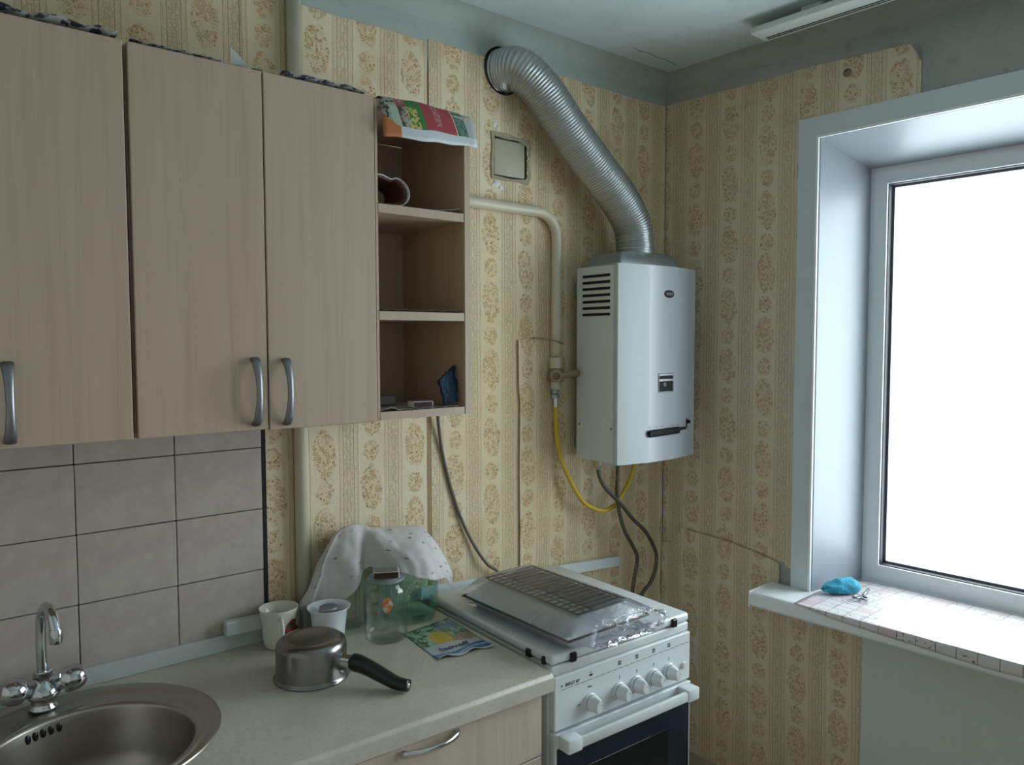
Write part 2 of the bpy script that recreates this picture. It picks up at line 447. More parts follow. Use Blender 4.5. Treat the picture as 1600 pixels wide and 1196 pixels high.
def textmesh(s, size, extrude=.0003):
    cu = bpy.data.curves.new('t', 'FONT'); cu.body = s; cu.size = size; cu.extrude = extrude; cu.align_x = 'LEFT'
    o = bpy.data.objects.new('t', cu); C.objects.link(o)
    dg = bpy.context.evaluated_depsgraph_get(); dg.update()
    me = bpy.data.meshes.new_from_object(o.evaluated_get(dg)); bm = bmesh.new(); bm.from_mesh(me)
    bpy.data.objects.remove(o); bpy.data.curves.remove(cu); bpy.data.meshes.remove(me); return bm
def struct(name, bm, mat, parent=None, smooth=False, label=None):
    o = add(name, bm, mat, parent, smooth)
    if parent is None: o['kind'] = 'structure'
    if label: o['label'] = label
    return o

# ================================================================ room shell
T = .12
HOLE = (1.472, 2.418, .072)
circ = [(HOLE[0]+HOLE[2]*math.cos(a*math.pi/24), HOLE[1]+HOLE[2]*math.sin(a*math.pi/24)) for a in range(48)]
hatch = [(1.432, 2.096), (1.574, 2.098), (1.574, 2.222), (1.432, 2.222)]
wall_back = struct('wall_back', plate([(XL-T, 0), (COR.x+.5, 0), (COR.x+.5, CEIL), (XL-T, CEIL)], [circ, hatch], lambda a, o, z: Vector((a, BY+.2-o, z)), .2), 'plaster', label='grey plastered kitchen wall behind the cabinets, heater and stove')
tag(wall_back, cat='wall')
S0, S1, ZO0, ZO1 = .575, 2.20, .74, 2.245
wall_right = struct('wall_right', plate([(0, 0), (3.3, 0), (3.3, CEIL), (0, CEIL)], [[(S0, ZO0), (S1, ZO0), (S1, ZO1), (S0, ZO1)]], lambda a, o, z: W(a, o-.40, z), .40), 'plaster_dark', label='grey plastered wall around the window')
tag(wall_right, cat='wall')
tag(struct('wall_left', box(XL-T, XL, YF-T, BY, 0, CEIL), 'rear_wall'), 'pale papered kitchen wall beyond the sink', 'wall')
tag(struct('wall_front', box(XL-T, COR.x+.45, YF-T, YF, 0, CEIL), 'rear_wall'), 'pale papered kitchen wall opposite the cabinets', 'wall')
tag(struct('floor', box(XL-T, COR.x+.6, YF-T, BY+.1, -.1, 0), 'floor'), 'light brown linoleum kitchen floor', 'floor')
tag(struct('ceiling', box(XL-T, COR.x+.6, YF-T, BY+.2, CEIL, CEIL+.1), 'ceiling'), 'patchy grey-green painted ceiling with darker mottling', 'ceiling')  # paint colour mottles darker at random
# soft plaster cove between wall and ceiling
def cove(name, fn, a0, a1, mat='plaster'):
    bm = sheet(lambda u, v: fn(a0+(a1-a0)*u, .055*(1-math.sin(v*math.pi/2))+.0005, CEIL-.0005-.055*(1-math.cos(v*math.pi/2))), 30, 6)
    return struct(name, bm, mat, None, True)
tag(cove('trim_1', Bk, XL, COR.x), 'painted plaster cove above the wallpaper of the cabinet wall', 'cove')
tag(cove('trim_2', W, 0, 3.2, 'plaster_dark'), 'painted plaster cove above the window wall', 'cove')
tag(struct('baseboard_right', plate([(0.02, 0), (3.2, 0), (3.2, .07), (.02, .07)], [], W, .018), 'base_dark'), 'brown painted baseboard under the window wall', 'baseboard')
tag(struct('baseboard_back', plate([(1.66, 0), (COR.x-.02, 0), (COR.x-.02, .07), (1.66, .07)], [], Bk, .018), 'base_dark'), 'brown painted baseboard behind the stove', 'baseboard')

# ---- wallpaper strips (children of the walls)
def ragged(a0, a1, z, amp, seed, n=14):
    return [(a0+(a1-a0)*i/n, z + amp*nz((a0+(a1-a0)*i/n, 0, 0), 9, seed)) for i in range(n+1)]
def strip(wall, mat, outline, holes, fn, off=.0008, thick=.0012, label=None):
    bm = plate(outline, holes, lambda a, o, z: fn(a, off+o, z), thick)
    return add('wallpaper_strip', bm, mat, wall, label=label)
ZB = .06
def simple(a0, a1, top, seed): return [(a0, ZB), (a1, ZB)] + ragged(a0, a1, top, .006, seed)[::-1]
strip(wall_back, 'paper_back', simple(XL, .139, 2.435, 1), [], Bk)
strip(wall_back, 'paper_back', simple(.141, .669, 2.437, 2), [], Bk)
strip(wall_back, 'paper_back', simple(.671, 1.1985, 2.440, 3), [], Bk, label='wallpaper strip beside the riser pipe')
a_in = [math.pi*(1 + k/16) for k in range(17)]        # lower arc of the duct hole, left to right
rr = HOLE[2]
def arc_strip():
    zt = 2.446; th0 = math.asin(max(-1, min(1, (zt-HOLE[1])/rr)))
    arc = []
    for k in range(25):
        a = (math.pi-th0) + (math.pi+2*th0)*k/24
        arc.append((HOLE[0]+rr*math.cos(a), HOLE[1]+rr*math.sin(a)))
    left = ragged(1.2045, HOLE[0]-rr*math.cos(th0)-.004, zt, .004, 4, 6); right = ragged(HOLE[0]+rr*math.cos(th0)+.004, 1.728, 2.452, .004, 5, 6)
    return [(1.2025, ZB), (1.728, ZB)] + right[::-1] + arc[::-1] + left[::-1]
strip(wall_back, 'paper_back', arc_strip(), [hatch], Bk, label='wallpaper strip around the flue hole')
strip(wall_back, 'paper_back', simple(1.7285, COR.x-.004, 2.455, 6), [], Bk)
# glued-on lower patch behind the gas valve, edge lifting
patch = [(1.533, .872), (1.60, .862), (1.66, .885), (1.73, .90), (1.98, .885), (1.98, 1.595), (1.75, 1.598), (1.62, 1.603), (1.527, 1.600), (1.529, 1.45), (1.534, 1.40), (1.531, 1.2), (1.533, 1.0)]
bm = plate(patch, [], lambda a, o, z: Bk(a, .0022+o+(.006 if a < 1.54 else .0), z), .0014)
add('wallpaper_strip', bm, 'paper_back', wall_back, label='patched piece of wallpaper behind the gas valve')
# brown glue-stained gap along the seam at x = 1.20
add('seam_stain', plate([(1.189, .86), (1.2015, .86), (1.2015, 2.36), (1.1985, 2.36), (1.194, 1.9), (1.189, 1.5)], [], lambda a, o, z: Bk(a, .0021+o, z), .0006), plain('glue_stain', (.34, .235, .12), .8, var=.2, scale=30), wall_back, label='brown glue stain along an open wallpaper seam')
add('seam_gap', plate([(1.1990, 2.05), (1.2025, 2.05), (1.2030, 2.38), (1.2012, 2.40)], [], lambda a, o, z: Bk(a, .0023+o, z), .0006), 'dark', wall_back)
# window wall paper
tear = [(.006, ZB), (.762, ZB), (.762, .732), (.4845, .735), (.4845, .850), (.478, .862), (.40, .877), (.30, .893), (.20, .900), (.10, .905), (.05, .842), (.006, .838)]
strip(wall_right, 'paper_right', tear, [], lambda a, o, z: W(a, o+.009*max(0, (z-.06)/.8), z), .0010, .0012, label='lower wallpaper piece with a torn upper edge')
strip(wall_right, 'paper_right', [(.006, .835), (.05, .835), (.10, .895), (.30, .885), (.4780, .855), (.495, .866), (.505, .850), (.527, .846), (.527, 2.30), (.528, 2.4545)] + [(.4, 2.452), (.2, 2.456), (.006, 2.458)], [], W, .0010, .0012, label='wallpaper strip between the corner and the window')
strip(wall_right, 'paper_right', [(.529, 2.285), (.884, 2.285), (.884, 2.385), (.872, 2.405), (.862, 2.425), (.851, 2.440), (.80, 2.443), (.66, 2.449), (.529, 2.4545)], [], W, .0024, .0012, label='wallpaper end above the window with a curled corner')
bm = sheet(lambda u, v: W(.862+.018*v+.012*u*(1-v*.6), .004+.016*u, 2.432-.045*v), 4, 6, .0006)
add('wallpaper_flap', bm, 'newsgrey', wall_right, label='curled wallpaper corner')
bm = lathe([(0, .010), (.010, .008), (.013, 0)], seg=12, M=axis_matrix(W(.674, .003, 2.405), WN)); add('rust_stain_nail', bm, 'brass', wall_right, True)

# ---- wall tiles
tb = box(-.101, .101, -.007, 0, -.0755, .0755, .0012, 1)
full = None; xs = [.700-.204*k for k in range(9)]
zs = [.877, 1.030, 1.183, 1.336, 1.489]
for ri in range(4):
    for ci in range(8):
        cx, cz = xs[ci]-.102, (zs[ri]+zs[ri+1])/2
        if cx < XL+.1: continue
        if full is None:
            full = add('tile', tb, 'tile', wall_back); o = full
        else:
            o = full.copy(); C.objects.link(o); o.parent = wall_back
        o.location = (cx + random.uniform(-.0004, .0004), BY-.0022 - random.uniform(0, .0008), cz); o.rotation_euler = (random.uniform(-.004, .004), random.uniform(-.002, .002), random.uniform(-.003, .003))
grout = add('grout', box(XL, .700, BY-.0035, BY-.002, .85, 1.49), 'dark', wall_back, label='dark recessed tile joints')
add('tile_end_gap', box(.7005, .712, BY-.0045, BY-.002, .85, 1.47), 'dark', wall_back, label='dark gap where the tiling ends')

# ================================================================ window
win = thing('window_1', 'white plastic window with deep white reveal, frame and sill', 'window', W(1.39, 0, 0), 0, kind='structure')
def frame_ring(s0, s1, z0, z1, w, o0, o1, bev=0):
    """rectangular ring, w wide, between offsets o0..o1"""
    fn = lambda a, o, z: W(a, o0+o, z)
    bm = plate([(s0, z0), (s1, z0), (s1, z1), (s0, z1)], [[(s0+w, z0+w), (s1-w, z0+w), (s1-w, z1-w), (s0+w, z1-w)]], fn, o1-o0)
    return bm
# casing strips
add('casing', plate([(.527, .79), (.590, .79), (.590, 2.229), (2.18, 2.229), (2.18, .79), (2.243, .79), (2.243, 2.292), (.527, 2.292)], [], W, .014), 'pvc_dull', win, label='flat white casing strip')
add('casing_edge', plate([(.586, .79), (.593, .79), (.593, 2.226), (2.177, 2.226), (2.177, .79), (2.184, .79), (2.184, 2.233), (.586, 2.233)], [], lambda a, o, z: W(a, .004+o, z), .012), 'pvc', win)
D = .25
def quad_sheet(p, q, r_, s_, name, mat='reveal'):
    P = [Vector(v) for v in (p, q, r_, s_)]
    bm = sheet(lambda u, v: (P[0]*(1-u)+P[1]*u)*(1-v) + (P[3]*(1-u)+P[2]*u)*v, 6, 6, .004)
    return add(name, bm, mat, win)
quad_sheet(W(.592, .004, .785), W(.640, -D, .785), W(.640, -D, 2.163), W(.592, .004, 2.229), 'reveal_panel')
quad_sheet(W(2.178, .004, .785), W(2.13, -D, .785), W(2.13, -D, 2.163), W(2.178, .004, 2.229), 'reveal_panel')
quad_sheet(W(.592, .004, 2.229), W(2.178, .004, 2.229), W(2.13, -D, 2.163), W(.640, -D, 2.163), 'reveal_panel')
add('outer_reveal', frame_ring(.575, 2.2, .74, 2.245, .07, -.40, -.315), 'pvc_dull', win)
FZ0, FZ1 = .787, 2.166
add('frame', frame_ring(.620, 2.15, FZ0-.02, FZ1+.02, .040, -.315, -.252), 'pvc', win, label='outer window frame')
add('mullion', plate([(1.37, FZ0), (1.43, FZ0), (1.43, FZ1), (1.37, FZ1)], [], lambda a, o, z: W(a, -.315+o, z), .063), 'pvc', win)
for s0, s1 in ((.6545, 1.371), (1.429, 2.116)):
    sa = add('sash', frame_ring(s0, s1, FZ0+.018, FZ1-.018, .038, -.30, -.250), 'pvc', win)
    add('glazing_bead', frame_ring(s0+.0375, s1-.0375, FZ0+.0555, FZ1-.0555, .006, -.285, -.247), 'pvc', sa)
    add('gasket', frame_ring(s0+.0430, s1-.0430, FZ0+.061, FZ1-.061, .0035, -.279, -.256), 'rubber', sa)
    add('spacer', frame_ring(s0+.0445, s1-.0445, FZ0+.0625, FZ1-.0625, .010, -.290, -.281), 'handle', sa)
    add('pane', plate([(s0+.040, FZ0+.058), (s1-.040, FZ0+.058), (s1-.040, FZ1-.058), (s0+.040, FZ1-.058)], [], lambda a, o, z: W(a, -.2802+o, z), .0012), 'pane', sa)
# sill board
bm = bmesh.new()
prof = [(-.255, .790), (.140, .790), (.147, .788), (.151, .782), (.151, .750), (.148, .744), (.142, .741), (-.255, .741)]
ra = [bm.verts.new(W(.462, o, z)) for o, z in prof]; rb = [bm.verts.new(W(2.32, o, z)) for o, z in prof]
# left of the opening the board only reaches the wall face
for v, (o, z) in zip(ra, prof):
    if o < 0: v.co = W(.462, .004, z)
ni = [bm.verts.new(W(.590, o, z)) for o, z in prof]; 
for v, (o, z) in zip(ni, prof):
    if o < 0: v.co = W(.590, .004, z)
nj = [bm.verts.new(W(.5905, o, z)) for o, z in prof]
for A_, B_ in ((ra, ni), (ni, nj), (nj, rb)):
    for k in range(len(prof)):
        bm.faces.new((A_[k], A_[(k+1) % 8], B_[(k+1) % 8], B_[k]))
bm.faces.new(ra); bm.faces.new(rb)
add('window_sill', bm, 'pvc', win, label='white plastic sill board with a rounded nose')
add('sill_end_cap', plate([(.458, .739), (.463, .739), (.463, .792), (.458, .792)], [], lambda a, o, z: W(a, .004+o, z), .150), 'pvc', win)

# ================================================================ upper cabinets
CF, CB = 1.52, 1.812                     # door front plane, carcass back
ZT, ZBt = 2.139, 1.418
def bar_handle(parent, x, zc, L, y, name='handle'):
    pts = []
    for k in range(17):
        t = k/16
        pts.append((x, y - .004 - .024*math.sin(math.pi*t)**.6, zc - L/2 + L*t))
    bm = tube(pts, lambda t: (.0065+.004*abs(2*t-1)**2, .0045), 10)
    return add(name, bm, 'handle', parent, True, label='curved brushed metal bow handle')
def carcass(t, x0, x1, mat='wood'):
    add('side_panel', box(x0, x0+.016, CF+.018, CB, ZBt, ZT-.002), mat, t); add('side_panel', box(x1-.016, x1, CF+.018, CB, ZBt, ZT-.002), mat, t)
    add('top_panel', box(x0+.016, x1-.016, CF+.018, CB, ZT-.018, ZT-.002), mat, t); add('bottom_panel', box(x0+.016, x1-.016, CF+.018, CB, ZBt, ZBt+.016), mat, t)
    add('back_panel', box(x0+.016, x1-.016, CB-.004, CB, ZBt+.016, ZT-.018), 'wood_in', t)
    add('hanging_bracket', box(x0+.05, x0+.09, CB, BY-.002, ZT-.10, ZT-.05), 'zinc', t); add('hanging_bracket', box(x1-.15, x1-.11, CB, BY-.002, ZT-.10, ZT-.05), 'zinc', t)
ca = thing('wall_cabinet', 'pale oak wall cabinet at the left edge, one door and handle showing', 'cabinet', (.09, 1.7, ZBt), 0, 'pale oak wall cabinets')
carcass(ca, -.165, .3415)
d = add('door', box(-.164, .0865, CF, CF+.016, ZBt, ZT, .0015, 1), 'wood', ca); bar_handle(d, .0565, 1.4965, .134, CF)
d = add('door', box(.0905, .3395, CF, CF+.016, ZBt, ZT, .0015, 1), 'wood', ca); bar_handle(d, .148, 1.4965, .134, CF)
cb = thing('wall_cabinet', 'pale oak two-door wall cabinet with a pair of bow handles, beside the open shelves', 'cabinet', (.6, 1.7, ZBt), 0, 'pale oak wall cabinets')
carcass(cb, .345, .8475)
d = add('door', box(.3475, .5935, CF, CF+.016, ZBt, ZT, .0015, 1), 'wood', cb); bar_handle(d, .5665, 1.4965, .134, CF)
d = add('door', box(.5965, .8465, CF, CF+.016, ZBt-.002, ZT, .0015, 1), 'wood', cb); bar_handle(d, .6310, 1.494, .134, CF)
cs = thing('open_shelf_unit', 'open pale oak wall shelf unit with three compartments', 'shelf', (.98, 1.7, ZBt), 0)
add('side_panel', box(.8485, .8545, CF+.002, CB, ZBt, ZT-.003), 'wood', cs)
add('side_panel', box(1.0912, 1.1075, CF, CB, ZBt, ZT-.003), 'wood', cs)
add('inner_lining', box(1.0892, 1.0912, CF+.004, CB, ZBt+.018, ZT-.02), 'wood_in', cs, label='brown inner face of the side panel')
for n_, z0, z1 in (('bottom_panel', ZBt, 1.4365), ('shelf', 1.6465, 1.6660), ('shelf', 1.8865, 1.9065), ('top_panel', ZT-.019, ZT-.003)):
    add(n_, box(.8545, 1.0892, CF+.001, CB-.004, z0, z1), 'wood', cs)
add('back_panel', box(.8545, 1.0892, CB-.004, CB, ZBt, ZT-.02), 'wood', cs)
add('hanging_bracket', box(.88, .92, CB, BY-.002, 2.06, 2.10), 'zinc', cs); add('hanging_bracket', box(1.05, 1.09, CB, BY-.002, 2.06, 2.10), 'zinc', cs)

# newspapers lining the cabinet tops
def news(label, x0, x1, seed, lift, mat='news', y1=1.70):
    o = add('newspaper', sheet(lambda u, v: Vector((x0+(x1-x0)*u + .006*nz((u*3, v*3, 0), 2, seed), CF+.006+(y1-CF)*v + .006*nz((u*9, 0, 1), 1, seed),
        ZT+.002+abs(lift*(1-v)**6*(.5+.8*abs(nz((u*5, 1, 0), 1, seed)))) + .003*abs(nz((u*8, v*8, 2), 1, seed)))), 34, 14, .0006), mat, None, True)
    return tag(o, label, 'newspaper', 'newspapers lining the cabinet tops')
news('dark printed newspaper on top of the leftmost cabinet door', .10, .335, 1, .018)
news('crumpled newspaper lining the cabinet top beside the folded paper corner', .35, .52, 2, .006)
news('dark newspaper edge on top of the cabinet beside the open shelves', .64, .83, 3, .014)
# folded paper triangle standing up
o = add('paper_corner', sheet(lambda u, v: Vector((.535+.062*u, CF+.004+.006*v+.02*u*v, ZT+.003+.034*v*(1-u)**1.1)), 10, 6, .0006), 'newsgrey'); tag(o, 'grey folded paper corner sticking up from the cabinet top', 'paper')

# leaflet lying over the open unit's top
def leaf(u, v):
    x = .862 + .252*u + .010*(1-v)*(u-.3)
    t = 1-v                                             # 0 at the back, 1 at the front hem
    y = 1.60 - .115*t if t < .55 else 1.53675 - .0265*math.sin((t-.55)/.45*1.3)
    z = 2.1445 + .012*math.sin(u*3.1) * (1-t) if t < .55 else 2.1445 + .012*math.sin(u*3.1)*(1-t) - .095*((t-.55)/.45)**1.35*(.82+.18*(1-u))
    y = y - .010 - .006*math.sin(u*5.0)*t
    return Vector((x, y, z + .004*nz((u*4, v*4, 0))))
o = add('leaflet', sheet(leaf, 24, 26, .0005), 'leaflet', None, True); tag(o, 'red and green printed leaflet hanging over the top of the open shelves', 'leaflet')

# contents of the shelves
def bent(x0, xr, zc, r_, u):
    # flat upper leaf, turn at the right, flat lower leaf
    L1 = xr-x0; T_ = L1*2 + math.pi*r_; d_ = u*T_
    if d_ < L1: return x0+d_, zc+r_+.004*math.sin(d_/L1*5)
    if d_ < L1+math.pi*r_:
        a = (d_-L1)/r_; return xr+r_*math.sin(a), zc+r_*math.cos(a)
    return xr-(d_-L1-math.pi*r_), zc-r_
def curl(r_, xr, y0):
    def f(u, v):
        x, z = bent(.860, xr, 1.9398, r_, u); y = y0 + (1.66-y0)*v
        return Vector((x+.008*v, y + .010*math.sin(u*7)*(1-v), z + .003*math.sin(v*4+u*5) + .003))
    return f
mg = thing('folded_magazine', 'bent brown and cream magazine lying on the top open shelf', 'magazine', (.91, 1.60, 1.9065))
add('cover', sheet(curl(.0315, .918, 1.545), 40, 8, .0012), 'card', mg, True, label='cream outer page')
add('pages', sheet(curl(.0275, .916, 1.552), 40, 8, .0012), plain('brown_page', (.12, .055, .035), .6), mg, True, label='dark brown inner page')
o = add('paper_sheet', sheet(lambda u, v: Vector((.962+.120*u, 1.526+.10*v, 1.9078+.022*max(0, u-.35)**1.5+.0012*math.sin(v*6))), 16, 8, .0008), plain('bluish_paper', (.34, .40, .46), .6), None, True); tag(o, 'thin bluish paper lying flat on the top open shelf', 'paper')
o = add('shelf_liner', sheet(lambda u, v: Vector((.858+.228*u, CF+.004+.20*v, 1.6672+.010*max(0, 1-v*9)**1.5*(.25+abs(nz((u*7, 3, 0), 1, 4))))), 30, 14, .0006), plain('brown_liner', (.10, .07, .05), .9), None, True); tag(o, 'dark curled paper liner on the middle open shelf', 'paper')
o = add('shelf_liner', sheet(lambda u, v: Vector((.858+.228*u, CF+.004+.23*v, 1.4378+.014*max(0, 1-v*8)**1.5*abs(nz((u*6, 1, 0), 1, 9)))), 30, 14, .0006), plain('grey_liner', (.30, .265, .25), .9, var=.35, scale=30), None, True); tag(o, 'grey newspaper liner on the bottom open shelf', 'paper')
def matchbox(label, c, rz, mat_side='maroon', size=(.050, .036, .014), group='matchboxes'):
    t = thing('matchbox', label, 'matchbox', c, rz, group); a, b, h = (v/2 for v in size)
    add('sleeve', box(-a, a, -b, b, .0003, 2*h, .0006, 1), 'card', t, local=True)
    add('striker_strip', box(-a+.001, a-.001, -b-.0006, -b, .0012, 2*h-.0012), mat_side, t, local=True)
    add('tray', box(a, a+.0016, -b+.0015, b-.0015, .0012, 2*h-.0012), 'card', t, local=True)
    add('cover_print', box(-a+.002, a-.002, -b+.002, b-.002, 2*h, 2*h+.0004), 'white_print' if mat_side != 'maroon' else 'grey_box', t, local=True)
    return t
matchbox('pale matchbox lying on the bottom open shelf', (.985, 1.560, 1.4395), R(-8))
o = add('flat_tin', box(.90, .965, 1.64, 1.70, 1.4395, 1.462, .004), 'grey_box', None); tag(o, 'small dark flat box at the back of the bottom open shelf', 'box')
def bc(u, v):
    a = Vector((1.018, 1.535, 1.502)); b = Vector((1.079, 1.556, 1.538)); c_ = Vector((1.080, 1.538, 1.447)); d_ = Vector((1.043, 1.545, 1.443))
    p = (a*(1-u)+b*u)*(1-v) + (d_*(1-u)+c_*u)*v
    return p + Vector((.004*nz((u*5, v*5, 0)), .005*nz((u*5, v*5, 3)), .004*nz((u*9, v*2, 5))))
o = add('cleaning_cloth', sheet(bc, 14, 14, .006), 'bluecloth', None, True); tag(o, 'dark blue scouring cloth leaning in the bottom open shelf', 'cloth')

# ================================================================ worktop, sink, faucet
sk = (.257, 1.582); SR = .236
sc_hole = [(sk[0]+.228*math.cos(k*math.pi/32), sk[1]+.228*math.sin(k*math.pi/32)) for k in range(64)]
top_poly = [(XL+.002, 1.268), (.55, 1.2535), (1.1265, 1.2335), (1.150, 1.8405), (XL+.002, 1.8405)]
wt = thing('worktop', 'speckled beige laminate kitchen worktop with a rounded front edge', 'worktop', (.1, 1.55, .81))
bm = plate(top_poly, [sc_hole], lambda a, o, z: Vector((a, z, .811+o)), .039)
es = [e for e in bm.edges if all(abs(v.co.z-.85) < 1e-4 and v.co.y < 1.27 for v in e.verts) and len(e.link_faces) == 2 and any(abs(f.normal.z) < .5 for f in e.link_faces)]
bmesh.ops.recalc_face_normals(bm, faces=bm.faces[:]); bm.normal_update()
es = [e for e in bm.edges if all(abs(v.co.z-.85) < 1e-4 and v.co.y < 1.27 for v in e.verts) and any(abs(f.normal.z) < .5 for f in e.link_faces)]
bmesh.ops.bevel(bm, geom=es, offset=.010, segments=4, affect='EDGES', profile=.5)
add('slab', bm, 'worktop', wt, 35)

si = thing('sink', 'round stainless steel sink set into the worktop', 'sink', (sk[0], sk[1], .85))
bc0 = (.255, 1.536); BR = .176
def ring_pt(t, k, seg=72):
    """t 0 outer lip .. 1 bowl edge"""
    a = 2*math.pi*k/seg; d = Vector((math.cos(a), math.sin(a), 0))
    o = Vector((sk[0], sk[1], 0)) + d*SR; i = Vector((bc0[0], bc0[1], 0)) + d*BR
    return o*(1-t) + i*t
bm = bmesh.new(); rings = []; seg = 72
for t, z in ((0, .8505), (.02, .8535), (.10, .8545), (.30, .8540), (.36, .8515), (.50, .8500), (.62, .8515), (.70, .8545), (.90, .8555), (.97, .8540), (1.0, .848)):
    rings.append([bm.verts.new(ring_pt(t, k)+Vector((0, 0, z))) for k in range(seg)])
for a, b in zip(rings, rings[1:]):
    for k in range(seg): bm.faces.new((a[k], a[(k+1) % seg], b[(k+1) % seg], b[k]))
add('rim', bm, 'steel', si, True, label='stepped steel rim')
add('bowl', lathe([(BR, .848), (BR-.003, .83), (BR-.008, .76), (BR-.02, .715), (BR-.05, .698), (.04, .690), (.03, .684), (0, .684)], (bc0[0], bc0[1], 0), 72), 'steel', si, True)
for k in range(5):
    a = R(117.5 - 4.8*k); p = Vector((bc0[0]+(BR-.0045)*math.cos(a), bc0[1]+(BR-.0045)*math.sin(a), .834)); d = Vector((-math.cos(a), -math.sin(a), .05))
    add('overflow_hole', lathe([(0, .0008), (.0044, .0007), (.0048, 0)], seg=14, M=axis_matrix(p, d) @ Matrix.Diagonal((1, 1.9, 1, 1))), 'black', si, True)

fa = thing('faucet', 'chrome two-handle faucet with a curved spout on the sink', 'faucet', (.213, 1.772, .854))
fx, fy = .213, 1.772
add('base', lathe([(0, 0), (.027, 0), (.027, .004), (.023, .008), (.022, .016), (.030, .026), (.032, .034), (.026, .046), (.0175, .052), (.0165, .062), (0, .062)], (fx, fy, .8550), 36), 'chrome', fa, True)
add('nut', lathe([(0, 0), (.0165, 0), (.0175, .002), (.0175, .015), (.0165, .017), (0, .017)], (fx, fy, .915), 6), 'chrome', fa)
dx, dy = .15, -.988
sp = [(fx, fy, .93), (fx-.001, fy, .97), (fx, fy, 1.02), (fx+dx*.008, fy+dy*.008, 1.05), (fx+dx*.035, fy+dy*.035, 1.072), (fx+dx*.07, fy+dy*.07, 1.064), (fx+dx*.09, fy+dy*.09, 1.035)]
add('spout', tube(catmull(sp, 8), .0098, 18), 'chrome', fa, True)
tp = Vector(sp[-1]); add('aerator', lathe([(.0075, -.022), (.0112, -.022), (.0122, -.018), (.0122, .002), (.0105, .006), (.0, .006)], tp, 24), 'chrome', fa, 30)
for s_, nm in ((1, 'knob'), (-1, 'knob')):
    d = Vector((s_*.95, -.10, .30)).normalized(); p0 = Vector((fx, fy, .888))
    add('valve_stem', lathe([(.0, 0), (.0135, 0), (.0135, .040), (.017, .044), (.0, .044)], seg=24, M=axis_matrix(p0, d)), 'chrome', fa, True)
    add(nm, lathe([(0, .034), (.020, .034), (.0255, .040), (.0270, .056), (.0245, .070), (.016, .078), (0, .079)], seg=10, M=axis_matrix(p0, d)), 'chrome', fa, 40, label='faceted chrome tap knob')

# cover strips along the wall
t = tag(add('cover_strip', plate([(XL+.004, .8508), (.735, .8508), (.735, .890), (XL+.004, .890)], [], lambda a, o, z: Vector((a, BY-.0100-o+(.0), z)), .0085), 'strip'), 'grey-white cover strip between the tiles and the worktop', 'trim strip')
bm = box(-.060, .066, -.012, .012, 0, .034, .003, 2, M=Matrix.Translation((.652, BY-.0330, .8925)) @ Matrix.Rotation(R(1.5), 4, 'Y')); t = tag(add('strip_offcut', bm, 'strip'), 'short thick grey strip offcut lying on the cover strip behind the mug', 'trim strip')
bm = plate([(1.153, .853), (1.55, .823), (1.985, .796), (1.985, .829), (1.55, .861), (1.153, .889)], [], lambda a, o, z: Bk(a, .010+o, z), .012); t = tag(add('cover_strip', bm, 'enamel'), 'white tilted strip on the wall behind the stove', 'trim strip')

# base cabinets
def base_cab(label, x0, x1, fronts, yf):
    t = thing('base_cabinet', label, 'cabinet', ((x0+x1)/2, 1.55, 0), 0, 'pale oak base cabinets')
    add('side_panel', box(x0, x0+.016, yf+.018, 1.81, .10, .8105), 'wood_low', t); add('side_panel', box(x1-.016, x1, yf+.018, 1.81, .10, .8105), 'wood_low', t)
    add('bottom_panel', box(x0+.016, x1-.016, yf+.018, 1.81, .10, .116), 'wood_low', t); add('plinth', box(x0, x1, yf+.06, yf+.076, 0, .10), 'wood_low', t)
    add('back_panel', box(x0+.016, x1-.016, 1.804, 1.81, .116, .68), 'wood_in', t)
    for n_, a, b, z0, z1 in fronts:
        f = add(n_, box(a, b, yf, yf+.016, z0, z1, .0015, 1), 'wood_low', t)
        c = (a+b)/2; pts = [(c-.068+.136*k/16, yf-.004-.022*math.sin(math.pi*k/16)**.6, z1-.012-.002) for k in range(17)]
        add('handle', tube(pts, lambda q: (.0045, .0055+.003*abs(2*q-1)**2), 10), 'chrome', f, True, label='arched chrome handle')
    return t
base_cab('pale oak base cabinet under the worktop beside the stove, with a drawer', .505, 1.112, [('drawer', .508, 1.109, .660, .807), ('door', .508, 1.109, .104, .657)], 1.256)
base_cab('pale oak base cabinet under the sink', -.11, .503, [('door', -.107, .196, .104, .807), ('door', .199, .500, .104, .807)], 1.275)

# ================================================================ things on the worktop
ZC = .8503
# mug
mp = (.712, 1.783)
t = thing('mug', 'cream ceramic mug with a red flower print, beside the riser pipe', 'mug', (*mp, ZC))
add('body', lathe([(0, .001), (.030, 0), (.034, .004), (.038, .020), (.040, .060), (.0455, .094), (.0465, .097), (.0445, .0965), (.0385, .060), (.0365, .020), (.030, .008), (0, .007)], (*mp, ZC), 44), 'ceramic', t, True)
hd = Vector((-.25, -.97, 0)).normalized()
hp = [Vector((*mp, ZC)) + hd*r + Vector((0, 0, z)) for r, z in ((.041, .080), (.058, .080), (.068, .066), (.066, .044), (.055, .028), (.0385, .024))]
add('handle', tube(catmull(hp, 6), (.0048, .0062), 12), 'ceramic', t, True)
def patch_on(r, zc, a0, half, hh, rt):
    return sheet(lambda u, v: Vector((mp[0], mp[1], ZC)) + Vector((math.cos(a0+half*(2*u-1)), math.sin(a0+half*(2*u-1)), 0))*(rt(zc+hh*(2*v-1)*math.sqrt(max(0, 1-(2*u-1)**2)))+.0006) + Vector((0, 0, zc+hh*(2*v-1)*math.sqrt(max(0, 1-(2*u-1)**2)))), 14, 8)
add('flower_print', patch_on(.04, .042, R(-60), .55, .030, lambda z: .0385+.002*(z-.02)/.04 if z < .06 else .040+.0055*(z-.06)/.034), 'decor', t, True, label='dark red flower print')
